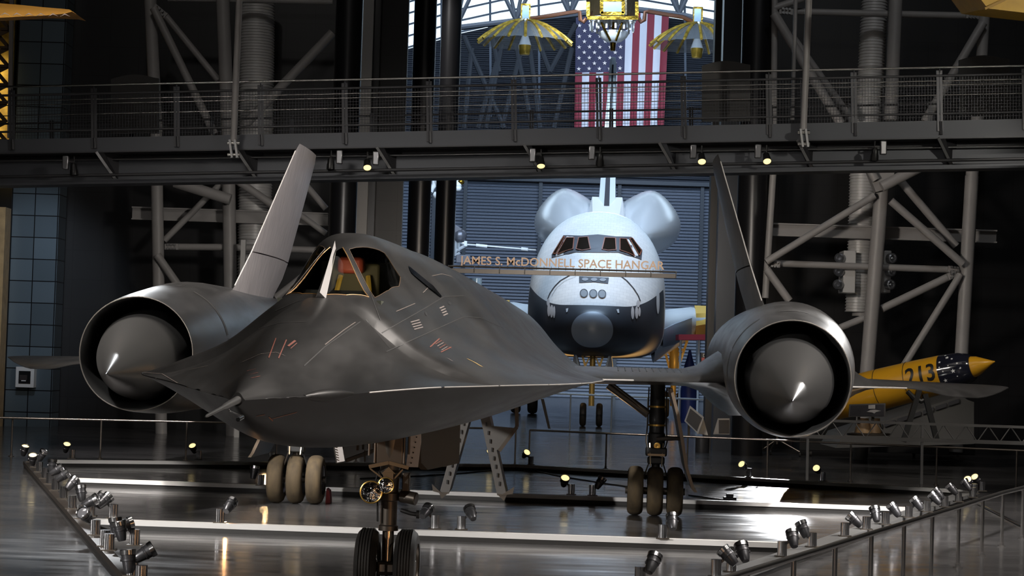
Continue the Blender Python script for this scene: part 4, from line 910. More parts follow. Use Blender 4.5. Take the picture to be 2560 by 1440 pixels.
for sg in (-1, 1):
    q = MB(); c = Vector((3.1 * sg, 18.0, 0)); q.turn(c + Vector((0, 0, .5)), (0, 0, 1), [(0, .12), (1.5, .12), (1.6, .2), (2.4, .2), (2.5, .13), (3.3, .13)], 14)
    for k in (-1, 1): q.bar(c + Vector((.12 * k, 0, 1.9)), c + Vector((.55 * k, 0, 3.3)), .10, .1); q.bar(c + Vector((.08 * k, -.05, 2.5)), c + Vector((.35 * k, -.05, 2.9)), .08, .08); q.bar(c + Vector((.5 * k, 0, 3.25)), c + Vector((.25 * k, 0, 3.2)), .08, .08)
    q.build('main_gear_leg', GWARM, orb)
    for k in (-1, 1):
        q = MB(); tire(q, c + Vector((.35 * k, 0, .55)), XA, .55, .4); q.build('tire', TIREK, orb)
# ------------------------------------------------------------------ suspended walkway (ramp rising to the right)
def wd(px): return lerp(39.6, 38.4, px / 2560)
def WK(px, key, dd=0.0):
    yl, yr = key; return P(px, lerp(yl, yr, px / 2560), wd(px) + dd) if not dd else (lambda a: a + Vector((0, dd, 0)))(P(px, lerp(yl, yr, px / 2560), wd(px)))
WSTEEL = mat('walkway_grey', (.095, .10, .112), .45, .15); WDARK = mat('walkway_dark', (.03, .03, .033), .5, .2); RAILC = mat('handrail_steel', (.5, .49, .47), .22, 1.0); RAILG = mat('rail_grey', (.075, .075, .08), .4, .4)
wk = thing('elevated_walkway', 'dark steel walkway with mesh railings hung across the hall above the jet', 'walkway', P(1280, 430, 39))
X0_, X1_ = -90, 2650
def beam(name, k0, k1, m, dd=0.0, dep=.2):
    q = MB(); a0, a1, b0, b1 = WK(X0_, k0, dd), WK(X1_, k0, dd), WK(X0_, k1, dd), WK(X1_, k1, dd)
    q.prism([a0, a1, b1, b0], (0, dep, 0)); return q.build(name, m, wk, world=True, smooth=0)
beam('fascia', (349, 297), (383, 341), WSTEEL, 0, .12)
beam('deck', (352, 300), (364, 314), WDARK, .12, 2.4)
beam('recess_web', (383, 341), (400, 369), WDARK, .45, .1)
beam('recess_lip', (383, 341), (386, 344), RAILG, -.05, .6)
beam('lower_girder', (398, 367), (452, 410), WSTEEL, .35, .25)
beam('bottom_flange', (450, 407), (462, 417), WSTEEL, .15, .6)
beam('far_fascia', (349, 297), (383, 341), WDARK, 2.5, .12)
def pipe(name, key, r, m, dd=0.0):
    q = MB(); q.cyl(WK(X0_, key, dd), WK(X1_, key, dd), r, n=10); return q.build(name, m, wk, world=True)
pipe('service_pipe', (443, 398), .032, WDARK, -.05); pipe('service_pipe', (399, 362), .022, mat('pipe_lit', (.2, .2, .2), .3, .8), .25)
pipe('handrail', (218, 165), .021, RAILC, -.04)
for key, r, m in (((239, 185), .024, RAILG), ((330, 280), .022, RAILG)): pipe('rail', key, r, m)
for key in ((253, 198), (264, 208), (290, 233)): pipe('cable', key, .009, RAILC)
posts = [30, 235, 442, 652, 862, 1073, 1285, 1497, 1709, 1922, 2135, 2349, 2562]
for x in posts:
    for dx in (-4, 4):
        q = MB(); q.bar(WK(x + dx - 1, (226, 172)), WK(x + dx + 1, (352 + 24, 300 + 24), -.02), .05, .02, (0, 1, 0)); p_ = q.build('post', RAILG, wk, world=True)
    q = MB(); q.cyl(WK(x + 2, (350, 300), -.03), WK(x + 3, (375, 334), -.03), .03, n=8); q.build('post_foot', RAILG, wk, world=True)
    q = MB(); q.bar(WK(x, (222, 168), -.03), WK(x, (232, 178), -.01), .02, .02); q.build('handrail_bracket', RAILG, wk, world=True)
MESHW = mat('mesh_wire', (.05, .05, .055), .45, .4)
for a, b in zip(posts[:-1], posts[1:]):
    q = MB(); top, bot = (242, 188), (347, 296)
    n = 27
    for k in range(1, n): 
        x = lerp(a + 6, b - 6, k / n); q.bar(WK(x, top, .02), WK(x, bot, .02), .007, .007)
    for k in range(1, 14):
        kk = (lerp(242, 347, k / 14), lerp(188, 296, k / 14)); q.bar(WK(a + 6, kk, .02), WK(b - 6, kk, .02), .007, .007)
    q.build('mesh_panel', MESHW, wk, world=True, smooth=0)
# rear railing
for key, r in (((272, 216), .022), ((335, 284), .02)): pipe('rear_rail', key, r, RAILG, 2.4)
for x in range(60, 2560, 212):
    q = MB()
    for dx in (-3, 3): q.bar(WK(x + dx, (266, 210), 2.4), WK(x + dx, (352, 300), 2.4), .035, .02, (0, 1, 0))
    q.build('rear_post', RAILG, wk, world=True)
# tapered brackets under the deck
for i, x in enumerate((-100, 250, 600, 950, 1318, 1655, 2000, 2352)):
    q = MB(); k = WK
    q.prism([k(x - 6, (383, 341), -.05), k(x + 10, (384, 342), -.05), k(x + 40, (452, 408), .3), k(x + 26, (452, 408), .3)], (0, .04, 0))
    q.prism([k(x - 4, (384, 342), 0), k(x + 60, (386, 344), .5), k(x + 60, (440, 396), .5), k(x + 34, (450, 406), .32)], (0, .03, 0)); q.build('bracket', WDARK if i != 5 else WSTEEL, wk, world=True, smooth=0)
    q = MB(); q.bar(k(x - 8, (384, 342), -.06), k(x + 34, (452, 408), .24), .05, .03, (0, 1, 0)); q.build('bracket_flange', mat('flange_lit', (.25, .25, .25), .35, .5), wk, world=True)
# hanger rods with clevises
for (xt, xb, yb, yc) in ((598, 583, 352, 395), (2022, 2008, 325, 368)):
    q = MB(); q.cyl(P(xt, -30, 38.2), P(xb, yb, wd(xb) - .25), .055, n=14); q.cyl(P(xt + 6, -30, 38.2), P(xb + 5, yb, wd(xb) - .2), .03, n=8); h_ = q.build('hanger_rod', WT, wk, world=True)
    q = MB()
    for dx in (-8, 5):
        a, b = P(xb + dx, yb - 2, wd(xb) - .3), P(xb + dx + 6, yc, wd(xb) - .3); q.bar(a, b, .04, .16, (0, 1, 0))
    q.build('clevis', mat('clevis_steel', (.4, .4, .4), .35, .6), h_, world=True)
    q = MB()
    for yy in (yb + 6, yc - 8): q.cyl(P(xb - 14, yy, wd(xb) - .32), P(xb + 16, yy, wd(xb) - .32), .035, n=10)
    q.build('clevis_pin', RAILC, h_, world=True)
# slim white rod further back
q = MB(); q.cyl(P(1990, -30, 44), P(1981, 300, 44), .045, n=10); tag(q.build('suspension_rod', WT, origin=P(1981, 300, 44)), 'thin white suspension rod behind the walkway, upper right', 'rod')
# information lecterns standing on the walkway
for (x0, x1, yt, lab) in ((277, 397, 186, 'dark round-topped panel on the walkway, far left'), (1755, 1876, 152, 'dark round-topped panel on the walkway beside the big flag'), (2398, 2524, 138, 'dark round-topped panel on the walkway, upper right')):
    d = wd((x0 + x1) / 2) + 2.0; yb = lerp(340, 288, (x0 + x1) / 5120)
    pts = [P(x0, yb, d), P(x0, yt + 12, d)] + [P(lerp(x0, x1, k / 8), yt + 12 - 12 * math.sin(PI * k / 8), d) for k in range(1, 8)] + [P(x1, yt + 10, d), P(x1, yb, d)]
    q = MB(); q.prism(pts, (0, .08, 0)); tag(q.build('display_panel', mat('panel_charcoal', (.055, .052, .05), .55), smooth=0, origin=P((x0 + x1) / 2, yb, d)), lab, 'display panel', 'round-topped panels on the walkway')
# spot lamps hanging under the walkway
def track_lamp(px, py, lit, lab, side=-1, aim=(0, 0, -1)):
    d = wd(px) - .15; c = P(px, py, d)
    t = thing('track_spotlight', lab, 'spotlight', c, group='spotlights under the walkway')
    q = MB(); q.box(Vector((side * .16, .02, .10)), (.12, .12, .26)); q.build('ballast', mat('ballast_steel', (.35, .35, .36), .28, .9), t, bevel=.02)
    q = MB(); q.bar((side * .12, .02, .12), (0, .02, .12), .03, .03); q.cyl((0, .02, .0), (0, .02, .22), .015, n=8); q.build('yoke', OILY, t)
    a = Vector(aim).normalized(); q = MB(); q.turn(-a * .10, a, [(0, .03), (.04, .06), (.12, .065), (.15, .075), (.24, .08)], 18, caps=False); q.turn(-a * .1, a, [(0, .0), (0.001, .03)], 18, caps=False); q.build('lamp_can', mat('lamp_can_black', (.02, .02, .02), .35, .5), t)
    q = MB(); q.turn(a * .128, a, [(0, .074), (.004, .05), (.006, 0)], 18, caps=False); q.build('lens', LENS_ON if lit else LENS_OFF, t)
    return t
LENS_ON = mat('lamp_lens_lit', (1, .9, .6), .4, emit=(1, .78, .36), estr=1.35)
LENS_OFF = mat('lamp_lens_dark', (.12, .12, .13), .15, .0, spec=.8)
for px, py, lit, lab, side, aim in ((184, 420, 0, 'unlit spotlight under the walkway, far left', -1, (.1, 0, -1)), (827, 405, 0, 'unlit spotlight beside the grey fin tip under the walkway', 1, (0, 0, -1)), (918, 408, 1, 'glowing spotlight under the walkway left of the tapered bracket', 1, (.1, -.75, -.8)), (1352, 402, 1, 'glowing spotlight under the walkway left of the orbiter', -1, (.05, -.6, -.9)), (1500, 396, 0, 'unlit spotlight in front of the orbiter tail', -1, (0, .3, -1)), (1754, 393, 1, 'glowing spotlight right of the big flag under the walkway', -1, (0, -.75, -.8)), (1916, 392, 1, 'glowing spotlight beside the lower end of the right hanger rod', -1, (.05, -.75, -.8)), (2187, 382, 0, 'unlit spotlight under the walkway, far right', 1, (0, .3, -1))):
    track_lamp(px, py, lit, lab, side, aim)
# ------------------------------------------------------------------ lighting tracks, barriers and floodlights on the floor
TRK_T = mat('track_aluminium', (.62, .61, .60), .45, .1); TRK_B = mat('track_dark_base', (.018, .017, .016), .5)
def track(label, a, b, hw=.07, m=None):
    p0, p1 = G(*a, .11), G(*b, .11); p0.z = p1.z = 0
    t = thing('light_track', label, 'light track', p0, group='lighting tracks on the floor')
    q = MB(); q.bar(p0 + Vector((0, 0, .085)), p1 + Vector((0, 0, .085)), hw * 2, .06); q.build('channel', m or TRK_T, t, world=True, smooth=0)
    q = MB(); q.bar(p0 + Vector((0, 0, .028)), p1 + Vector((0, 0, .028)), hw * 1.6, .055); q.build('base_rail', TRK_B, t, world=True, smooth=0)
    return t
track('grey lighting track at the back of the enclosure, left half', (128, 1150), (1284, 1161))
track('grey lighting track at the back of the enclosure, right half', (1290, 1161), (2420, 1226))
track('grey lighting track passing behind the main wheels', (195, 1196), (2272, 1269))
track('grey lighting track passing behind the nose wheels', (238, 1298), (1955, 1357))
track('dark lighting track slanting along the left edge of the enclosure', (66, 1154), (352, 1470), .055, mat('track_bronze', (.06, .05, .042), .35, .6))
track('grey lighting track just inside the near right barrier', (2428, 1228), (1770, 1452), .12, mat('track_grey_dull', (.13, .13, .13), .45, .3))
# barriers: posts with flanges and one round top rail
BAR = mat('barrier_steel', (.75, .73, .71), .2, 1.0); BARB = mat('barrier_bronze', (.24, .21, .18), .3, .9)
def barrier(label, ends, posts, hgt, m, r=.021, ground=True):
    "ends: pixels of the floor line below the rail; posts: pixels of post feet"
    e = [G(*p) for p in ends]; t = thing('barrier_railing', label, 'railing', G(*posts[0]), group='low barriers round the jet')
    q = MB(); q.tube([p + Vector((0, 0, hgt)) for p in e], r, 10); q.build('top_rail', m, t, world=True)
    for p in posts:
        g = G(*p); q = MB(); q.cyl(g, g + Vector((0, 0, hgt)), r * .8, n=10); po = q.build('post', m, t, world=True)
        q = MB(); q.cyl(g, g + Vector((0, 0, .012)), .055, n=14); q.cyl(g + Vector((0, 0, .012)), g + Vector((0, 0, .05)), r * 1.15, n=12); q.build('foot_flange', m, po, world=True)
    return t
barrier('low bronze barrier along the far side of the enclosure, left half', [(-60, 1140), (1287, 1163)], [(28, 1141), (250, 1147), (464, 1150), (690, 1153), (890, 1156), (1089, 1158), (1287, 1163)], .74, BARB, .022)
barrier('low barrier along the far side of the enclosure, right half', [(1322, 1163), (2640, 1226)], [(1322, 1163), (1514, 1172), (1717, 1183), (1917, 1196), (2125, 1203), (2340, 1213), (2540, 1223)], .72, BARB, .022)
barrier('bright steel barrier rising to the right in the near right corner', [(2620, 1318), (2555, 1348), (2504, 1367), (2454, 1391), (2394, 1420), (2327, 1451), (2256, 1484), (2174, 1522), (2083, 1565), (1979, 1613), (1861, 1668), (1700, 1743)], [(2555, 1348), (2504, 1367), (2454, 1391), (2394, 1420), (2327, 1451), (2256, 1484), (2174, 1522), (2083, 1565), (1979, 1613), (1861, 1668)], .665, BAR, .027)
q = MB(); a, b = G(2445, 1262), G(2580, 1330); q.cyl(a + Vector((0, 0, .02)), b + Vector((0, 0, .02)), .02, n=8); tag(q.build('floor_cable_cover', BAR, origin=a), 'bright thin steel strip on the floor behind the near barrier', 'floor strip')
# cables lying on the floor
def cable(label, pts, r=.012):
    q = MB(); g = [G(*p) + Vector((0, 0, r)) for p in pts]; q.tube(g, r, 6); tag(q.build('power_cable', OILY, origin=g[0]), label, 'cable')
cable('black cable from the barrier corner to the right main wheels', [(1289, 1168), (1320, 1170), (1345, 1180), (1400, 1192), (1480, 1205), (1572, 1219)])
cable('black cable running left from the barrier corner under the belly', [(1287, 1169), (1230, 1177), (1140, 1186), (1040, 1192), (900, 1198)])
cable('black cable right of the right main wheels ending at a dark box', [(1722, 1240), (1770, 1246), (1812, 1252)])
t = thing('junction_box', 'small dark box on the floor right of the right main wheels', 'box', G(1824, 1255)); g = G(1824, 1255)
q = MB(); q.box(g + Vector((0, 0, .04)), (.20, .14, .08)); q.build('housing', OILY, t, world=True, bevel=.01); q = MB(); q.box(g + Vector((0, 0, .10)), (.11, .1, .06)); q.build('plug', OILY, t, world=True, bevel=.01)
# floodlight: fluted ballast, yoke, tapered can with rim and lens
BALL = mat('ballast_chrome', (.55, .55, .56), .2, 1.0); CAN = mat('can_graphite', (.07, .07, .075), .34, .7)
def floodlight(px, py, side, aim, lit, lab, k=1.0, z=.115, hz=.205, two=False, far=False):
    c = G(px, py, z); t = thing('floodlight', lab, 'floodlight', c, group='floodlights on the floor tracks')
    q = MB(); ring = []
    for i in range(40):
        a = 2 * PI * i / 40; r = (.052 if i % 5 else .046) * k; ring.append((r * math.cos(a), r * math.sin(a)))
    q.loft([[Vector((x, y, zz)) for x, y in ring] for zz in (.012, .165 * k)]); q.build('ballast', BALL, t, smooth=20)
    q = MB(); q.box((0, 0, .006), (.15, .11, .012)); q.build('foot_plate', GEAR, t)
    a = Vector(aim).normalized(); h = Vector((side * .108, -.01, hz))
    q = MB(); q.bar((side * .04, 0, .14 * k), h, .022, .03); q.cyl(h - Vector((side * .07, 0, 0)), h + Vector((side * .07, 0, 0)), .014, n=8); q.build('yoke', CAN, t)
    q = MB(); q.turn(h - a * .11, a, [(0, 0), (.0, .036), (.025, .046), (.06, .052), (.10, .057), (.103, .063), (.12, .063), (.123, .06), (.19, .066)], 20, caps=False); cn = q.build('can', CAN, t, smooth=30)
    q = MB(); q.turn(h - a * .11, a, [(.155, .070), (.195, .073), (.2, .068), (.195, .064)], 20, caps=False); q.build('rim', BALL if not lit else CAN, t)
    q = MB(); q.turn(h + a * .07, a, [(0, .064), (.010, .05), (.015, 0)], 20, caps=False); q.build('lens', LENS_ON if lit else LENS_OFF, t)
    w_ = wm(t) @ h
    return w_, a
FLOODS = [
 # px, py, side, aim, lit, label
 (180, 1147, -1, (.25, -.55, .75), 1, 'lit floodlight at the left end of the back track'), (497, 1149, -1, (-.15, -.7, .7), 1, 'lit floodlight beside the second barrier post from the left'),
 (680, 1151, -1, (0, -.9, .3), 1, 'lit floodlight half hidden behind the left gear door'), (1240, 1157, -1, (-.2, -.9, .5), 1, 'lit floodlight peeping past the V-shaped gear doors'),
 (1327, 1162, -1, (.35, -.8, .55), 1, 'lit floodlight right of the barrier corner, aimed right'), (1872, 1193, -1, (-.55, -.75, .5), 1, 'lit floodlight on the back track left of the bright floor pool'), (2057, 1203, -1, (-.35, -.85, .45), 1, 'lit floodlight on the back track right of the bright floor pool'),
 (652, 1214, -1, (.1, .2, .9), 0, 'unlit floodlight lying low beside the left main wheels'), (1428, 1237, -1, (.1, -.75, .7), 1, 'lit floodlight on the middle track left of the right main wheels'), (1481, 1239, 1, (.45, .1, .75), 0, 'floodlight with white-lit side on the middle track'),
 (283, 1296, -1, (.55, .5, .6), 0, 'unlit floodlight near the left end of the front track'), (550, 1307, 1, (.25, .75, .55), 0, 'unlit floodlight on the front track, turned away, left of the nose gear'), (1087, 1323, -1, (.35, .75, .5), 0, 'unlit floodlight right of the nose wheels, leaning left'), (1153, 1325, 1, (-.3, .75, .6), 0, 'unlit floodlight right of the nose wheels, leaning right'), (1656, 1347, 1, (-.05, .6, .75), 0, 'unlit floodlight in front of the right main wheels'),
 # left slanting track
 (76, 1155, -1, (.25, -.35, .85), 1, 'lit floodlight at the very far end of the left track'), (88, 1168, 1, (.45, -.2, .8), 0, 'second floodlight along the left track, unlit, leaning right'), (98, 1180, -1, (.1, -.55, .85), 1, 'lit floodlight third along the left track'),
 (112, 1196, 1, (0, .1, 1), 0, 'upright floodlight fourth along the left track'), (124, 1210, 1, (.8, .1, .5), 0, 'floodlight fifth along the left track, tilted right'), (138, 1226, 1, (.8, .1, .55), 0, 'floodlight sixth along the left track, tilted right'),
 (158, 1247, 1, (.5, .6, .7), 0, 'floodlight seventh along the left track, aimed away'), (180, 1272, 1, (-.2, .2, .9), 0, 'floodlight eighth along the left track, upright and dark'), (203, 1297, 1, (.85, -.05, .45), 0, 'floodlight ninth along the left track, lying toward the right'),
 (226, 1291, 1, (.3, .7, .5), 0, 'floodlight behind the ninth one of the left track, aimed away'), (238, 1338, -1, (-.3, -.75, .5), 0, 'round-faced floodlight facing the viewer on the left track'), (262, 1366, 1, (-.15, .1, .9), 0, 'floodlight standing upright past the front track end, left side'), (272, 1376, 1, (-.2, 0, .9), 0, 'bright metal floodlight leaning on its neighbour, left track'), (336, 1364, -1, (.8, .4, .3), 0, 'dark floodlight just inside the left track near the bottom'), (330, 1440, 1, (.8, .2, .5), 0, 'tilted floodlight at the bottom of the left track'), (352, 1462, -1, (-.1, .1, 1), 0, 'lowest floodlight of the left track, cut off by the frame'),
 # right slanting track
 (2455, 1228, -1, (-.5, -.6, .55), 1, 'lit floodlight farthest along the right track'), (2436, 1234, -1, (-.35, -.75, .5), 1, 'second lit floodlight near the far end of the right track'), (2432, 1244, -1, (-.5, .4, .75), 0, 'unlit floodlight just before the lit pair on the right track'), (2396, 1255, -1, (-.6, .25, .7), 0, 'unlit floodlight third from the far end of the right track'), (2362, 1268, -1, (-.6, .25, .7), 0, 'unlit floodlight fourth from the far end of the right track'), (2318, 1280, 1, (-.55, .35, .65), 0, 'floodlight with head to the right, fifth from the far end'), (2272, 1294, 1, (-.5, .3, .7), 0, 'bent floodlight sixth from the far end of the right track'), (2214, 1312, 1, (-.5, .3, .7), 0, 'one of two close floodlights mid right track, head to the right'), (2166, 1324, 1, (-.1, .5, .8), 0, 'one of two close floodlights mid right track, round and dark'), (2112, 1341, 1, (-.65, .25, .6), 0, 'bent floodlight between the close pair and the leaning pair, right track'),
 (2030, 1368, -1, (-.35, .3, .8), 0, 'tall leaning floodlight above the end of the front track'), (1955, 1392, 1, (-.1, .5, .7), 0, 'rounded floodlight at the end of the front track, head right'), (1828, 1430, 1, (-.2, .5, .75), 0, 'floodlight with raised head, second lowest on the right track'), (1790, 1442, 1, (-.55, .2, .6), 0, 'lowest floodlight of the right track, bent over its ballast'), (1600, 1462, 1, (.3, .5, .7), 0, 'floodlight cut off by the bottom edge, right of centre')]
FLIT = []
for f_ in FLOODS:
    p_, a_ = floodlight(*f_)
    if f_[4]: FLIT.append((p_, a_, f_[0]))
# ------------------------------------------------------------------ lettered beam at the hangar mouth
t = thing('lettered_beam', 'dark beam carrying raised tan hangar lettering in front of the orbiter', 'sign', P(1407, 690, 52)); DB = 52
q = MB(); p0, p1 = P(1122, 673, DB), P(1690, 687, DB); q.bar(p0 + Vector((0, 0, -.035)), p1 + Vector((0, 0, -.035)), .16, .11); q.build('beam_body', mat('beam_charcoal', (.05, .047, .045), .4, .4), t, world=True, smooth=0)
q = MB(); q.cyl(P(1120, 665, DB - .05), P(1692, 680, DB - .05), .022, n=8); q.build('beam_lip', GEAR, t, world=True)
for k in range(9):
    x = 1186 + k * 63; c = P(x, 672 + (x - 1122) * .0255, DB - .1); q = MB(); q.box(c, (.02, .06, .15)); q.build('clamp', OILY, t, world=True)
LET = mat('tan_letters', (.60, .42, .29), .45)
a, b = P(1151, 660, DB), P(1660, 674, DB); ax = (b - a).normalized(); q = MB(); tw = text_mesh(MB(), 'JAMES S. McDONNELL SPACE HANGAR', (0, 0, 0), (1, 0, 0), (0, 0, 1), .205)
text_mesh(q, 'JAMES S. McDONNELL SPACE HANGAR', a, ax, (0, 0, 1), .205, .0, (b - a).length / tw, .012)
lt = q.build('lettering', LET, t, world=True, smooth=0); so = lt.modifiers.new('thick', 'SOLIDIFY'); so.thickness = .03
for k in range(28):
    c = lerp(a, b, (k + .5) / 28); q = MB(); q.cyl(c + Vector((0, .01, -.09)), c, .006, n=6); q.build('letter_pin', OILY, t, world=True)
# ------------------------------------------------------------------ hanging national flag
fl = thing('hanging_flag', 'huge striped flag with starred blue canton hung upright on the far wall', 'flag', P(1552, 320, 125)); DF = 125.5
RF = mat('flag_red', (.21, .014, .03), .7); WF = mat('flag_white', (.62, .62, .68), .7); BF = mat('flag_blue', (.032, .03, .075), .7)
tl_, tr_, bl_, br_ = P(1440, 28, DF), P(1673, 30, DF), P(1436, 318, DF), P(1660, 312, DF)
def FP(u, v, o=0.0):
    p = lerp(lerp(tl_, tr_, u), lerp(bl_, br_, u), v); return p + Vector((0, .09 * math.sin(u * 34) * (.3 + .7 * v) - o, 0))
def fpatch(name, u0, u1, v0, v1, m):
    nu, nv = max(2, int((u1 - u0) * 60)), 16; q = MB()
    q.loft([[FP(lerp(u0, u1, i / nu), lerp(v0, v1, j / nv)) for i in range(nu + 1)] for j in range(nv + 1)], closed=False, caps=(False, False)); return q.build(name, m, fl, world=True)
for k in range(13): fpatch('stripe', k / 13, (k + 1) / 13, .53 if k < 7 else 0, 1, RF if k % 2 == 0 else WF)
can = fpatch('canton', 0, 7 / 13, 0, .53, BF)
STAR = mat('flag_star', (.75, .66, .62), .7)
for row in range(11):
    for col in range(9):
        if (row + col) % 2: continue
        u, v = (col + .7) / 9.6 * 7 / 13, (row + .65) / 11.3 * .53; c = FP(u, v, .12); R_ = .14; q = MB()
        q.prism([c + Vector(((R_ if i % 2 == 0 else R_ * .4) * math.sin(PI * i / 5), 0, (R_ if i % 2 == 0 else R_ * .4) * math.cos(PI * i / 5))) for i in range(10)], (0, .02, 0)); q.build('star', STAR, can, world=True, smooth=0)
# ------------------------------------------------------------------ gold relay satellite hung above the orbiter
DS = 96.0; GOLD = mat('gold_foil', (.17, .095, .012), .25, 1.0, noise=.8, nscale=2.5, bump=1.0, bscale=5); SILV = mat('silver_cells', (.45, .55, .66), .15, .9); SW = mat('antenna_white', (.66, .64, .62), .5)  # dark-to-gold noise paints the foil's specular glints into its colour
MESHG = mat('dish_mesh', (.22, .22, .22), .6, .3, alpha=.55)
k_ = DS / F_PX
sat = thing('relay_satellite', 'gold foil satellite with two umbrella dishes hanging in front of the flag', 'satellite', P(1531, 60, DS))
def hexr(c, r, n=6, a0=0): return [c + Vector((r * math.cos(2 * PI * k / n + a0), r * math.sin(2 * PI * k / n + a0), 0)) for k in range(n)]
q = MB(); cb = P(1531, 46, DS); ct = P(1531, -30, DS); q.loft([hexr(cb, 66 * k_), hexr(lerp(cb, ct, .5), 66 * k_), hexr(ct, 66 * k_)]); q.build('body', mat('body_bronze', (.10, .07, .035), .35, .7, bump=1, bscale=5), sat, world=True, smooth=0)
q = MB(); q.box(P(1531, 16, DS - 67 * k_), (50 * k_, .1, 34 * k_)); q.build('solar_panel', SILV, sat, world=True)
for (x0, y0, x1, y1) in ((1504, 2, 1504, 34), (1558, 2, 1558, 34), (1502, 34, 1560, 34), (1502, 0, 1560, 0), (1468, 45, 1596, 45), (1470, 5, 1470, 42), (1592, 5, 1592, 42)):
    q = MB(); q.bar(P(x0, y0, DS - 68 * k_), P(x1, y1, DS - 68 * k_), .13, .16); q.build('foil_edge', GOLD, sat, world=True)
q = MB(); q.turn(P(1531, 48, DS), (0, 0, -1), [(0, 62 * k_), (3 * k_, 60 * k_), (5 * k_, 0)], 32); q.build('antenna_plate', SW, sat, world=True)
for i in range(30):
    a = 2 * PI * i / 30; rr = (54 if i % 2 else 40) * k_; c = P(1531, 53, DS) + Vector((rr * math.cos(a), rr * math.sin(a), 0)); q = MB(); q.cyl(c, c - Vector((0, 0, (26 if i % 2 else 18) * k_)), .05, n=6); q.cyl(c, c - Vector((0, 0, 4 * k_)), .1, n=6); q.build('helix_antenna', SW, sat, world=True)
q = MB(); q.turn(P(1534, 80, DS), (0, 0, -1), [(0, 37 * k_), (4 * k_, 39 * k_), (14 * k_, 33 * k_), (24 * k_, 20 * k_), (28 * k_, 4 * k_)], 32, caps=False); q.build('centre_dish', SW, sat, world=True)
q = MB(); q.turn(P(1534, 56, DS), (0, 0, -1), [(0, 5 * k_), (50 * k_, 5 * k_), (52 * k_, 8 * k_), (72 * k_, 6 * k_)], 12); q.build('feed_mast', GOLD, sat, world=True)
for x in (1503, 1556):
    q = MB(); q.cyl(P(x, 56, DS - 1), P(1533 + (x - 1530) * .25, 102, DS - 1), .055, n=8); q.build('dish_strut', GOLD, sat, world=True)
for sx, ax_, ay, rimy in ((-1, 1314, 52, 108), (1, 1744, 60, 116)):
    q = MB(); bx = 1531 + sx * 66
    q.tube([P(bx, 46, DS), P(bx + sx * 6, 55, DS), P(bx + sx * 14, 50, DS), P(bx + sx * 16, 30, DS), P(bx + sx * 26, 29, DS), P(lerp(bx, ax_, .75), 43, DS), P(ax_ - sx * 10, ay - 5, DS)], .10, 8); q.build('boom', mat('boom_copper', (.45, .2, .12), .3, .9), sat, world=True)
    q = MB(); q.box(P(ax_, ay - 22, DS), (24 * k_, .5, 38 * k_)); bx_ = q.build('dish_box', GOLD, sat, world=True); q = MB(); q.box(P(ax_, ay - 22, DS - .28), (17 * k_, .05, 32 * k_)); q.build('box_radiator', SILV, bx_, world=True)
    c = P(ax_, ay, DS); R = 118 * k_; dep = 56 * k_
    prof = lambda u: (R * u, -dep * u ** 1.9)
    q = MB(); n = 36; q.loft([[c + Vector((prof(u)[0] * math.cos(2 * PI * j / n), prof(u)[0] * math.sin(2 * PI * j / n), prof(u)[1] * (1 + .03 * (j % 2) * u))) for j in range(n)] for u in (.06, .2, .35, .5, .65, .8, 1)], caps=(False, False)); dsh = q.build('mesh_dish', MESHG, sat, world=True)
    for j in range(18):
        a = 2 * PI * (j + .5) / 18; q = MB(); q.tube([c + Vector((prof(u)[0] * math.cos(a), prof(u)[0] * math.sin(a), prof(u)[1] + .03)) for u in (.05, .25, .45, .65, .85, 1.02)], .075, 5); q.build('dish_rib', mat('rib_gold', (.50, .31, .045), .35, .45, noise=.6, nscale=4), dsh, world=True)
    q = MB(); q.turn(c, (0, 0, -1), [(0, 12 * k_), (38 * k_, 9 * k_)], 16); q.build('hub_tube', mat('hub_charcoal', (.06, .06, .06), .5), sat, world=True)
    q = MB(); q.turn(c - Vector((0, 0, 38 * k_)), (0, 0, -1), [(0, 8 * k_), (24 * k_, 16 * k_)], 20); q.build('feed_cone', WHITE, sat, world=True)
    q = MB(); q.turn(c - Vector((0, 0, 62 * k_)), (0, 0, -1), [(0, 16 * k_), (3 * k_, 16 * k_), (22 * k_, 13 * k_), (24 * k_, 11 * k_)], 12); q.build('feed_can', mat('can_gold', (.50, .31, .045), .3, .55, noise=.5, nscale=3), sat, world=True)
# small spacecraft hanging left of the orbiter, with a long white boom
t = thing('hanging_spacecraft', 'small white strutted spacecraft with long thin boom, hung beside the slim column', 'spacecraft', P(1155, 610, 100)); d = 100
for a, b, r in (((1138, 595), (1138, 640), .09), ((1146, 598), (1146, 628), .09), ((1138, 600), (1166, 612), .09), ((1138, 628), (1168, 612), .09), ((1138, 640), (1150, 632), .08)):
    q = MB(); q.cyl(P(*a, d), P(*b, d), r, n=8); q.build('strut', mat('craft_silver', (.5, .52, .55), .3, .6), t, world=True)
q = MB(); q.box(P(1164, 609, d), (.14 * 1, .3, .24)); q.build('end_block', WHITE, t, world=True)
q = MB(); q.cyl(P(1168, 611, d), P(1340, 625, d), .035, n=8); q.cyl(P(1190, 613, d), P(1218, 616, d), .08, n=10); q.cyl(P(1303, 622, d), P(1320, 624, d), .09, n=10); q.build('boom', WHITE, t, world=True)
q = MB(); q.box(P(1140, 575, d), (.5, .4, .4), M=Matrix.Rotation(.5, 3, 'Y')); q.build('camera_box', mat('craft_dark', (.12, .12, .14), .4, .5), t, world=True, bevel=.03); q = MB(); q.box(P(1158, 648, d), (.7, .4, .4)); q.build('battery_box', mat('craft_dark', (.12, .12, .14), .4, .5), t, world=True, bevel=.03); q = MB(); q.ball(P(1150, 590, d), .35, 10, 6); q.build('instrument_cluster', mat('craft_dark', (.12, .12, .14), .4, .5), t, world=True, bevel=.03)
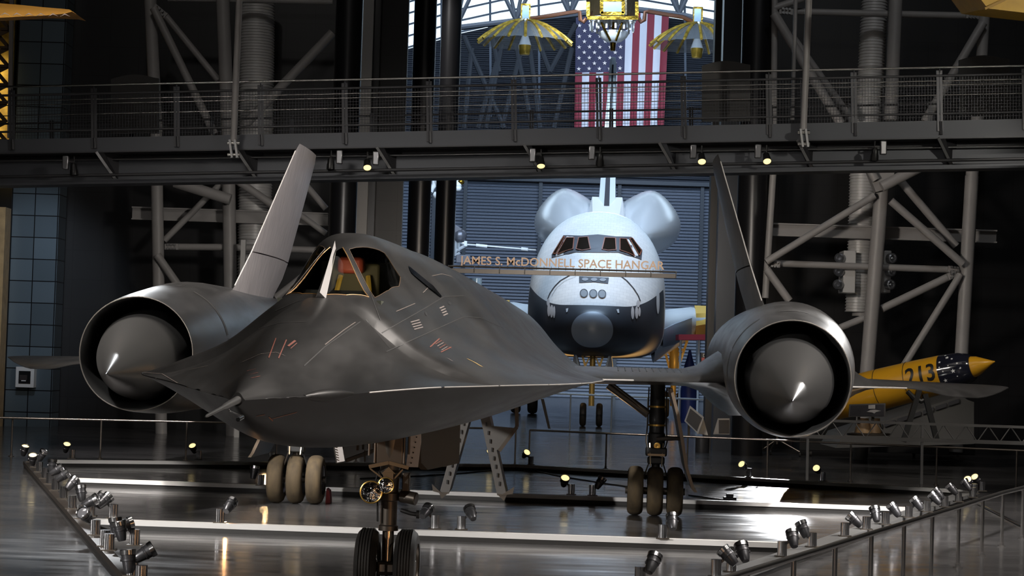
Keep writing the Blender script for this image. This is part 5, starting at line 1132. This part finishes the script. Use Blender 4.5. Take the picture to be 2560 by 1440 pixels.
# white space-suited rig hung high beside the column: clustered tanks and arms
t = thing('hanging_astronaut_rig', 'white suited figure with tanks hung high behind the slim column', 'exhibit', P(1115, 460, 98)); d = 98
q = MB(); q.tube([P(1088, 446, d), P(1086, 462, d), P(1080, 470, d), P(1075, 478, d)], [.16, .14, .13, .17], 10); q.build('arm', WHITE, t, world=True); q = MB(); q.tube([P(1092, 488, d), P(1084, 484, d)], [.2, .1], 10); q.build('boot', WHITE, t, world=True)
q = MB(); q.ball(P(1112, 450, d), .55, 14, 10, (1, .7, 1)); q.ball(P(1140, 452, d), .32, 12, 8); q.build('suit_torso', WHITE, t, world=True)
for (x, y, r) in ((1143, 462, .22), (1152, 455, .18), (1155, 446, .13), (1144, 470, .2), (1138, 442, .2)):
    q = MB(); q.ball(P(x, y, d - .2), r, 10, 7, (1, .8, .8)); q.build('tank', WHITE if x != 1152 else GOLD, t, world=True)
q = MB(); q.turn(P(1191, 720, 95), (0, 0, 1), [(0, .25), (.45, .25)], 24); tag(q.build('steel_drum', mat('drum_steel', (.45, .52, .55), .2, .8), origin=P(1191, 720, 95)), 'small shiny cylinder hung low beside the orbiter wing', 'cylinder')
# ------------------------------------------------------------------ yellow rocket 213
rk = thing('yellow_rocket', 'yellow rocket numbered 213 with starred dark nose band, on black legs', 'rocket', G(2320, 1130)); YEL_ = mat('rocket_yellow', (.60, .30, .015), .28, .0, coat=.5); NAV = mat('rocket_navy', (.012, .013, .022), .12, .0, coat=.6)
A0, A1 = P(2433, 917, 41.0), P(2040, 1012, 42.8); dv = (A1 - A0).normalized(); Rr = .385
q = MB(); q.turn(A0 + dv * .62, dv, [(0, Rr), (.6, Rr * 1.06), (1.5, Rr * 1.1), (2.6, Rr * 1.06), (3.4, Rr * .9)], 40); q.build('body', YEL_, rk, world=True)
q = MB(); q.turn(A0, dv, [(0, .2), (0, Rr * .62), (.05, Rr * .72), (.25, Rr * .9), (.62, Rr)], 40); bd = q.build('nose_band', NAV, rk, world=True)
q = MB(); q.turn(A0 - dv * .0, -dv, [(0, .215), (.1, .19), (.3, .09), (.42, .025), (.46, .012)], 32); q.build('nose_cone', YEL_, rk, world=True)
gx, gy, _ = frame(dv)
def around(s_, a): # point on the rocket skin
    r = interp([(0, Rr * .66), (.25, Rr * .9), (.62, Rr), (1.2, Rr * 1.06), (2.1, Rr * 1.1)], s_) + .006
    side = Vector((0, -1, 0)); side = (side - dv * side.dot(dv)).normalized(); up = dv.cross(side).normalized(); up = up if up.z > 0 else -up
    return A0 + dv * s_ + (side * math.cos(a) + up * math.sin(a)) * r
for i, (s_, a, r) in enumerate(((.3, .1, .05), (.5, -.3, .045), (.55, .75, .03), (.2, .5, .03), (.4, 1.0, .045), (.25, -.25, .02), (.5, .2, .022), (.38, .45, .02), (.56, .45, .022), (.3, .85, .03), (.15, .2, .02), (.45, 1.25, .03))):
    q = MB(); q.add([around(s_, a)] + [around(s_ + (r if j % 2 == 0 else r * .4) * math.sin(PI * j / 5), a + (r if j % 2 == 0 else r * .4) * math.cos(PI * j / 5) / Rr) for j in range(10)], [(0, 1 + j, 1 + (j + 1) % 10) for j in range(10)]); q.build('star', WHITE, bd, world=True, smooth=0)
q = MB(); tm = MB(); text_mesh(tm, '213', (0, 0, 0), (1, 0, 0), (0, 1, 0), .33, 0, 1, .02)
b_ = bmesh.new(); vv = [b_.verts.new(p) for p in tm.v]
for f in tm.f:
    try: b_.faces.new([vv[i] for i in f])
    except ValueError: pass
for _ in range(4):
    bmesh.ops.triangulate(b_, faces=b_.faces); bmesh.ops.subdivide_edges(b_, edges=[e for e in b_.edges if e.calc_length() > .035], cuts=1)
bmesh.ops.triangulate(b_, faces=b_.faces); b_.verts.index_update(); tm.v = [v.co.copy() for v in b_.verts]; tm.f = [[v.index for v in f.verts] for f in b_.faces]; b_.free()

wtxt = max(p.x for p in tm.v)
q.add([around(1.29 - p.x * .62 / wtxt, .34 + (p.y - .165) / Rr) for p in tm.v], tm.f); q.build('number', mat('number_black', (.008, .008, .008), .4), rk, world=True, smooth=0)
for s_ in (1.34, 2.0):
    q = MB(); q.tube([around(s_, -1.2 + .2 * k) for k in range(15)], .006, 5); q.build('seam', OILY, rk, world=True)
for (a, b) in (((2298, 975), (2258, 1105)), ((2312, 985), (2342, 1100))):
    q = MB(); q.bar(P(*a, 41.2), P(*b, 41.2), .10, .12, (0, 1, 0)); q.build('leg', OILY, rk, world=True)
q = MB(); q.tube([P(2268, 978, 41.2), P(2285, 995, 41.2), P(2303, 1003, 41.2), P(2318, 995, 41.2)], .05, 8); q.build('cradle', OILY, rk, world=True)
# dark platform on casters below it
t = thing('black_platform', 'low black rolling platform behind the far right barrier', 'platform', G(2200, 1150)); a, b = G(2000, 1140), G(2425, 1150); zt_ = P(2200, 1098, a.y).z
q = MB(); q.box(((a.x + b.x) / 2, (a.y + b.y) / 2 + .5, .34), (b.x - a.x, 1.4, .40)); q.build('deck', OILY, t, world=True, bevel=.01)
for x in (2030, 2160, 2290, 2400):
    g = G(x, 1142); q = MB(); q.cyl(g + Vector((-.03, .3, .07)), g + Vector((.03, .3, .07)), .07, n=14); q.build('caster', TIREK, t, world=True)
for (a_, b_) in (((2258, 1100), (2258, 1112)), ((2342, 1100), (2342, 1112))): pass
# lattice girder railing behind the barrier
t = thing('lattice_girder', 'grey lattice girder rail running along the right, below the yellow rocket', 'girder', G(2320, 1160)); d0, d1 = 40.0, 39.2
LATT = mat('lattice_grey', (.20, .195, .19), .4, .4)
def LG(x, kind): 
    y = lerp(1052, 1068, (x - 2080) / 480) if kind else lerp(1093, 1108, (x - 2080) / 480)
    return P(x, y, lerp(d0, d1, (x - 2000) / 560))
q = MB(); q.bar(LG(1990, 1), LG(2600, 1), .05, .05); q.build('chord', LATT, t, world=True); q = MB(); q.bar(LG(1990, 0), LG(2600, 0), .06, .07); q.build('chord', LATT, t, world=True)
for k in range(22):
    x = 1995 + k * 28; q = MB(); q.cyl(LG(x, k % 2), LG(x + 28, (k + 1) % 2), .012, n=6); q.build('lacing_bar', LATT, t, world=True)
for x in (2020, 2306, 2580):
    q = MB(); g = LG(x, 0); q.bar(LG(x, 1), (g.x, g.y, 0), .04, .05); q.build('post', LATT, t, world=True)
# interpretive panels: slanted frame right, small stand, reading board with picture
def board(label, pts, d, thick, m, face=None, legs=()):
    q = MB(); q.prism([P(*p, d) for p in pts], (0, thick, 0)); g = G(*pts[0]); o = thing('information_panel', label, 'information panel', P(*pts[0], d)); q.build('board', m, o, world=True, smooth=0)
    if face: q = MB(); q.prism([P(*p, d - .012) for p in face[0]], (0, .01, 0)); q.build('picture', face[1], o, world=True, smooth=0)
    for (a, b) in legs: q = MB(); q.bar(P(*a, d + .1), P(*b, d + .1), .05, .05); q.build('leg', GEAR, o, world=True)
    return o
FRM = mat('frame_grey', (.36, .36, .36), .45); INF = mat('panel_print', (.05, .05, .055), .5)
tb = board('tilted double information panel behind the right main gear strut', [(1711, 1053), (1725, 1014), (1760, 1043), (1745, 1085)], 44, .04, FRM, ([(1715, 1052), (1726, 1021), (1755, 1045), (1742, 1078)], INF), (((1722, 1052), (1722, 1093)),))
q = MB(); q.prism([P(*p, 44.2) for p in ((1742, 1084), (1757, 1039), (1770, 1088))], (0, .05, 0)); q.build('side_wing', mat('frame_pale', (.45, .45, .45), .5), tb, world=True, smooth=0)
board('small framed stand left of the dark round column', [(1783, 1086), (1795, 1046), (1824, 1046), (1824, 1086)], 45, .05, FRM, ([(1797, 1084), (1797, 1050), (1823, 1050), (1823, 1084)], INF))
PIC = mat('board_picture', (.035, .033, .038), .4, noise=.5, nscale=3)
ob_ = board('reading board with spacecraft picture below the right wing', [(2122, 1042), (2124, 1011), (2214, 1008), (2214, 1042)], 39.8, .05, mat('board_frame', (.09, .085, .08), .5), ([(2125, 1040), (2127, 1014), (2210, 1011), (2210, 1040)], PIC), (((2147, 1042), (2147, 1060)), ((2182, 1042), (2182, 1060))))
q = MB(); q.prism([P(x, y, 39.77) for x, y in ((2171, 1022), (2171, 1013), (2188, 1012), (2188, 1022))], (0, .005, 0)); q.build('photo_patch', mat('patch_white', (.5, .48, .46), .6), ob_, world=True, smooth=0)
q = MB(); q.prism([P(x, y, 39.77) for x, y in ((2166, 1030), (2176, 1025), (2186, 1024), (2203, 1027), (2190, 1030), (2186, 1034), (2180, 1031))], (0, .005, 0)); q.build('craft_picture', mat('patch_white', (.5, .48, .46), .6), ob_, world=True, smooth=0)
# fluted cone skirt exhibit behind the lattice, and the grey ramp hull
t = thing('nozzle_exhibit', 'tan flared nozzle pair standing behind the lattice girder', 'exhibit', P(2165, 1090, 42.5))
for x, w_ in ((2158, 22), (2188, 18)):
    q = MB(); a = P(x, 1082, 42.5); q.turn(a, (0, 0, 1), [(0, w_ * .0083), (.1, w_ * .0075), (.24, w_ * .0052), (.3, w_ * .005)], 20); q.build('nozzle', mat('nozzle_tan', (.42, .27, .14), .45), t, world=True)
q = MB(); q.cyl(P(2172, 1088, 42.5), P(2172, 1083, 42.5), .45, n=24); q.build('base_ring', GEAR, t, world=True)
q = MB(); zz = [P(x, y, 47) for x, y in ((2110, 1085), (2400, 990), (2420, 1000), (2435, 1005), (2435, 1110), (2090, 1120))]; q.prism(zz, (0, 2.4, 0)); hull = q.build('grey_hull', mat('hull_grey', (.09, .088, .085), .5), smooth=0, origin=G(2300, 1130)); tag(hull, 'grey sloping hull of a craft behind the yellow rocket', 'hull')
for k in range(7):
    x = 2180 + k * 32; q = MB(); q.prism([P(x + dx, lerp(1085, 990, (x + dx - 2110) / 290) + dy, 46.95) for dx, dy in ((0, 6), (26, 6), (26, 16), (0, 16))], (0, .04, 0)); q.build('side_window', INF, hull, world=True, smooth=0)
# tripod dolly under the right engine
t = thing('tripod_dolly', 'three-legged wheeled dolly on the floor under the right inlet', 'dolly', G(1940, 1140)); g = [G(1903, 1138), G(1926, 1137), G(1999, 1142)]; top = P(1943, 1098, g[0].y)
for k, p in enumerate(g):
    q = MB(); q.cyl(p + Vector((0, 0, .12)), top, .018, n=8); q.build('leg', BARB if k == 2 else GEAR, t, world=True); q = MB(); q.cyl(p + Vector((-.02, 0, .06)), p + Vector((.02, 0, .06)), .06, n=16); q.build('caster', TIREK, t, world=True)
q = MB(); q.cyl(top - Vector((0, 0, .12)), top + Vector((0, 0, .12)), .03, n=10); q.build('hub_post', GEAR, t, world=True)
# waste bin, donation box, red kiosk, shop figure behind the wing
g = G(1755, 1131); q = MB(); q.turn(g, (0, 0, 1), [(0, .17), (.02, .175), (.36, .175), (.37, .16)], 28); q_ = q.build('floor_bin', mat('bin_dark', (.06, .06, .065), .35, .4), origin=g); tag(q_, 'dark cylindrical bin behind the far right barrier', 'bin')
t = thing('donation_box', 'dark and red donation sign standing by the black pillar', 'sign', P(1770, 915, 55.0)); d = 55.0
q = MB(); q.prism([P(*p, d) for p in ((1753, 930), (1753, 882), (1800, 882), (1800, 930))], (0, .3, 0)); q.build('cabinet', mat('donate_black', (.015, .012, .012), .5), t, world=True, smooth=0)
q = MB(); q.prism([P(*p, d - .02) for p in ((1754, 930), (1754, 894), (1800, 894), (1800, 930))], (0, .02, 0)); q.build('red_front', mat('donate_red', (.42, .07, .07), .5), t, world=True, smooth=0)
q = MB(); text_mesh(q, 'DONATE', P(1757, 892, d - .03), (1, 0, 0), (0, 0, 1), .08, 0); q.build('lettering', WHITE, t, world=True, smooth=0)
q = MB(); text_mesh(q, 'Fund', P(1768, 907, d - .05), (1, 0, 0), (0, 0, 1), .095, 0); text_mesh(q, 'Me', P(1770, 920, d - .05), (1, 0, 0), (0, 0, 1), .095, 0); q.build('red_lettering', mat('letter_pink', (.7, .5, .48), .5), t, world=True, smooth=0)
zz = P(1778, 915, d); q = MB(); q.box((zz.x, d + .15, zz.z / 2 - .2), (.25, .2, zz.z - .3)); q.build('stand', OILY, t, world=True, smooth=0)
t = thing('red_kiosk', 'kiosk with dark red canopy and pale posts beyond the wing', 'kiosk', G(1735, 955)); d = 78
q = MB(); q.prism([P(*p, d) for p in ((1697, 850), (1697, 836), (1800, 836), (1800, 850))], (0, 1.5, 0)); q.build('canopy', mat('kiosk_red', (.30, .012, .03), .5), t, world=True, smooth=0)
for x in (1703, 1749, 1790):
    a = P(x, 850, d); q = MB(); q.cyl((a.x, d + .2, 0), (a.x, d + .2, a.z), .045, n=10); q.build('post', mat('post_pale', (.5, .55, .6), .4), t, world=True)
q = MB(); a = P(1724, 905, d + 1); q.turn((a.x, a.y, 0), (0, 0, 1), [(0, .3), (1.2, .32), (2.2, .2), (2.45, .12), (2.8, .04)], 18); tag(q.build('blue_spacesuit_display', mat('suit_blue', (.02, .035, .16), .5), origin=(a.x, a.y, 0)), 'dark blue draped display figure under the red canopy', 'display')
# distant barrier and green lamps across the far hangar floor
far_b = thing('far_barrier', 'low pale barrier on the far hangar floor seen under the wing', 'railing', G(1500, 985)); 
q = MB(); q.cyl(P(1390, 984, 66), P(1830, 1002, 66), .03, n=8); q.build('top_rail', mat('far_rail', (.5, .55, .58), .3, .6), far_b, world=True)
for x in (1427, 1530, 1620, 1700, 1790):
    a = P(x, lerp(984, 1002, (x - 1390) / 440), 66); q = MB(); q.cyl((a.x, 66, 0), a, .025, n=8); q.build('post', mat('far_rail', (.5, .55, .58), .3, .6), far_b, world=True)
# red chock by the left main wheels and a rag on the floor
g = G(817, 1257); q = MB(); q.prism([g + Vector((-.02, 0, 0)), g + Vector((.05, 0, 0)), g + Vector((.03, 0, .17)), g + Vector((-.01, 0, .2))], (0, .3, 0)); tag(q.build('wheel_chock', mat('chock_red', (.40, .02, .02), .5), smooth=0, origin=g), 'red wheel chock against the left main wheels', 'chock')
g = G(1222, 1248); q = MB(); rings = []
random.seed(3)
for k in range(8):
    t_ = k / 7; rings.append([g + Vector((lerp(-.2, .22, t_), .12 * math.cos(a) * math.sin(PI * max(.05, min(.95, t_))), max(0, (.05 + .015 * math.sin(5 * a + k)) * math.sin(a) * math.sin(PI * max(.05, min(.95, t_)))) + .002)) for a in [PI * 2 * j / 14 for j in range(14)]])
q.loft(rings); tag(q.build('crumpled_cover', mat('cover_brown', (.09, .075, .06), .3, .2, noise=.5, nscale=20), origin=g), 'crumpled dark cover lying on the floor by the gear door foot', 'cover')
# ------------------------------------------------------------------ wings of other aircraft cut by the frame
q = MB(); rings = []
for x, w0, w1 in ((-120, 0, 52), (0, 8, 47), (60, 13, 44), (120, 20, 41), (165, 26, 37), (183, 30, 32)):
    a, b = P(x, w0, 33), P(x, w1, 31.5); m_ = (a + b) / 2; rings.append([a, lerp(a, m_, .5) + Vector((0, -.25, .0)), b + Vector((0, -.1, 0)), b + Vector((0, .3, .02)), a + Vector((0, 1.0, .02))])
q.loft(rings); o = tag(q.build('orange_lit_wing', mat('ochre_lit_skin', (.34, .17, .03), .4, noise=.15, nscale=2), origin=P(0, 30, 33)), 'orange-lit wing tip poking in at the upper left corner', 'aircraft wing')  # orange light on this wing is put into its colour
q = MB(); rings = []
for k in range(8):
    x0 = -60 + k * 30; q.prism([P(x0 + dx, lerp(30, 34, (x0 + 60) / 240) + dy, 31.25) for dx, dy in ((0, 8), (12, 0), (26, 8), (12, 3))], (0, .01, 0))
q.build('diamond_marking', mat('marking_grey', (.16, .12, .11), .6), o, world=True, smooth=0)
q = MB(); q.prism([P(*p, 34) for p in ((2443, -14), (2469, 21), (2570, 33), (2700, 48), (2700, -60), (2420, -60))], (0, 2.0, .25)); o = tag(q.build('yellow_wing', mat('wing_yellow', (.62, .36, .02), .45, noise=.12, nscale=3), smooth=0, origin=P(2560, 20, 34)), 'bright yellow aircraft wing poking in at the upper right corner', 'aircraft wing')
q = MB(); q.bar(P(2462, 22, 33.95), P(2540, -14, 33.95), .05, .04); q.build('wing_rib', mat('rib_ochre', (.42, .23, .02), .5), o, world=True, smooth=0)
# ------------------------------------------------------------------ light
scene.view_settings.view_transform = 'Standard'; scene.view_settings.look = 'None'; scene.view_settings.gamma = 1; scene.view_settings.use_curve_mapping = False
scene.view_settings.exposure = 0.0
w = bpy.data.worlds.new('daylight'); scene.world = w; w.use_nodes = True
w.node_tree.nodes['Background'].inputs[0].default_value = (.72, .88, 1, 1); w.node_tree.nodes['Background'].inputs[1].default_value = 2.2
def area(loc, tgt, e, col, sx, sy=None, name='area_lamp', spread=180):
    l = bpy.data.lights.new(name, 'AREA'); l.energy = e; l.color = col; l.shape = 'RECTANGLE'; l.size = sx; l.size_y = sy or sx; l.spread = math.radians(spread)
    o = bpy.data.objects.new(name, l); COL.objects.link(o); o.location = loc
    o.rotation_euler = (Vector(tgt) - Vector(loc)).to_track_quat('-Z', 'Y').to_euler(); return o
def spot(loc, tgt, e, col, ang, blend=.6, r=.15, name='spot_lamp'):
    l = bpy.data.lights.new(name, 'SPOT'); l.energy = e; l.color = col; l.spot_size = math.radians(ang); l.spot_blend = blend; l.shadow_soft_size = r
    o = bpy.data.objects.new(name, l); COL.objects.link(o); o.location = loc
    o.rotation_euler = (Vector(tgt) - Vector(loc)).to_track_quat('-Z', 'Y').to_euler(); return o
WARM = (1, .62, .30); NEUT = (1, .93, .86); COOL = (.72, .84, 1)
# hall: high lamps over and before the jet
area((0, 20, 26), (0, 22, 0), 600, NEUT, 22, 14)
spot((-4, -9, 10), (0, 24, .6), 1800, (1, .95, .9), 46, .7, .5)
spot((9, 8, 15), (-1.2, 14, 2.4), 10000, NEUT, 34, .8, .5)
spot((-9, 10, 16), (-4.2, 29, 2.8), 34000, (1, .96, .93), 20, .7, .4)
spot((2, 18, 17), (-3.6, 33, 4.8), 36000, (1, .95, .94), 16, .7, .4)
spot((12, 12, 16), (4.6, 27, 2.0), 42000, (1, .97, .95), 17, .7, .3)
# lamps on the arch trusses
spot((-3, 40.5, 5.9), (-8, 53, 4), 900, (1, .93, .86), 70, .8, .3)
spot((3.5, 40, 5.9), (8, 50, 4), 1100, (1, .90, .80), 70, .8, .3)
spot((-7, 34, 20), (-8, 53, 9), 600, (1, .96, .92), 60, .8, .4)
spot((8, 34, 20), (9, 50, 10), 850, (.92, .96, 1), 60, .8, .4)
spot((1.3, 40.5, 5.7), (1.3, 52, 4.3), 3000, (1, .85, .7), 50, .8, .2)
# the lamp behind the jet that burns the bright pool into the floor
spot((6.75, 49.3, 2.35), (4.42, 35.0, 0), 42000, (.95, .97, 1), 7.5, .6, .10)
spot((-16, 4, 6.5), (-.8, 24.5, 0), 21000, (1, .96, .92), 27, .8, .25)
area((4, 6, 21), (3, 8, 0), 420, NEUT, 10, 5, 'area_lamp', 90)
spot((10, 24, 18), (7.2, 33, 1.9), 12000, NEUT, 20, .7, .3)
l_ = bpy.data.lights.new('cockpit_fill', 'POINT'); l_.energy = 2.4; l_.color = (1, .85, .6); l_.shadow_soft_size = .05; o_ = bpy.data.objects.new('cockpit_fill', l_); COL.objects.link(o_); o_.location = wm(jet) @ L(0, 4.12, 2.64)  # bare point light added to brighten the cockpit interior
# wall-wash on the tiled pilaster and timber edge, golden lattice
spot((-11, 44, 9), (-13.2, 55, 3.5), 1500, COOL, 30, .9, .3)
area((-14.0, 54.8, 8.3), (-14.0, 56, 8.3), 8, (1, .72, .3), .5, 3.2)
# rocket
spot((11, 30, 12), (9.4, 41.5, 2), 2600, (1, .93, .82), 22, .8, .3)
# floor floodlights that are lit
for p_, a_, px_ in FLIT: spot(p_ + a_ * .16, p_ + a_ * 3, 45, WARM, 60, .8, .05, 'floodlight_beam')
spot(G(560, 1330) + Vector((0, 0, .15)), L(0, 1.5, 1.5) + Vector((-1.3, 17.5, 0)), 9, (1, .5, .2), 110, 1, .03)  # extra warm spot added for the belly, not one of the lit floodlights
# far hangar: cool high lamps on the orbiter
area((4, 74, 27), (4, 92, 4), 12000, (.52, .73, 1), 14, 8)
area((4, 112, 24), (5, 127, 5), 5500, (.62, .78, 1), 24, 3)
spot((-6, 60, 17), (2.9, 72, 6), 4200, (1, .97, .94), 26, .6, .4)
spot((13, 60, 14), (3.2, 73, 5), 2600, (1, .88, .78), 26, .6, .4)
spot((-7, 70, 22), (1.8, 98, 9), 24000, (.75, .88, 1), 26, .6, .5)
spot((14, 70, 22), (7, 98, 9), 24000, (.80, .90, 1), 26, .6, .5)
spot((1.7, 70.4, .3), (1.9, 71.5, 2.4), 3000, (1, .55, .16), 60, .8, .2)
spot((4.6, 70.6, .3), (4.1, 71.6, 2.4), 2400, (1, .55, .16), 60, .8, .2)
spot((8, 80, .3), (7.2, 86, 2.2), 300, (1, .6, .2), 80, .8, .2)
spot((0, 104, 22), (6.6, 125, 17.5), 1700, (1, .97, .97), 24, .8, .4)
spot((0, 80, 24), (4.6, 101, 14), 30000, (.75, .9, 1), 20, .6, .4)
area((9.5, 17, 13), (-.5, 17, 2.4), 850, NEUT, 11, 4, 'area_lamp', 80)  # area light added in mid-air for soft highlights on the jet's skin
area((-10, 22, 14), (-4, 29, 2.5), 1000, NEUT, 6, 2.5, 'area_lamp', 70)  # likewise added for highlights, left side
area((13, 22, 12), (4.5, 28, 2), 800, NEUT, 3, 2, 'area_lamp', 70)  # likewise added for highlights, right side
spot((-.1, 9.0, .3), (-1.25, 13.6, 1.5), 45, (1, .55, .26), 80, 1, .2)  # unseen warm spot added under the nose to tint the belly
spot((1.2, 13.5, .3), (-.3, 19, 1.5), 35, (1, .55, .26), 80, 1, .2)  # second added warm spot, farther back under the belly
spot((-13, 22, 7), (-4, 39, 0), 7000, (1, .95, .9), 24, .8, .3)
# lamps beyond the jet that graze the inlet spikes
spot((16, 46.3, 11.1), (3.6, 25, 1.85), 16000, (1, .98, .96), 7, .6, .2)
spot((-9.2, 43.8, 12.7), (-4.85, 25, 1.8), 7000, (.92, .96, 1), 7, .6, .2)
spot((14, 22, 9), (8.6, 34, 7.4), 2600, (1, .95, .85), 20, .6, .3)
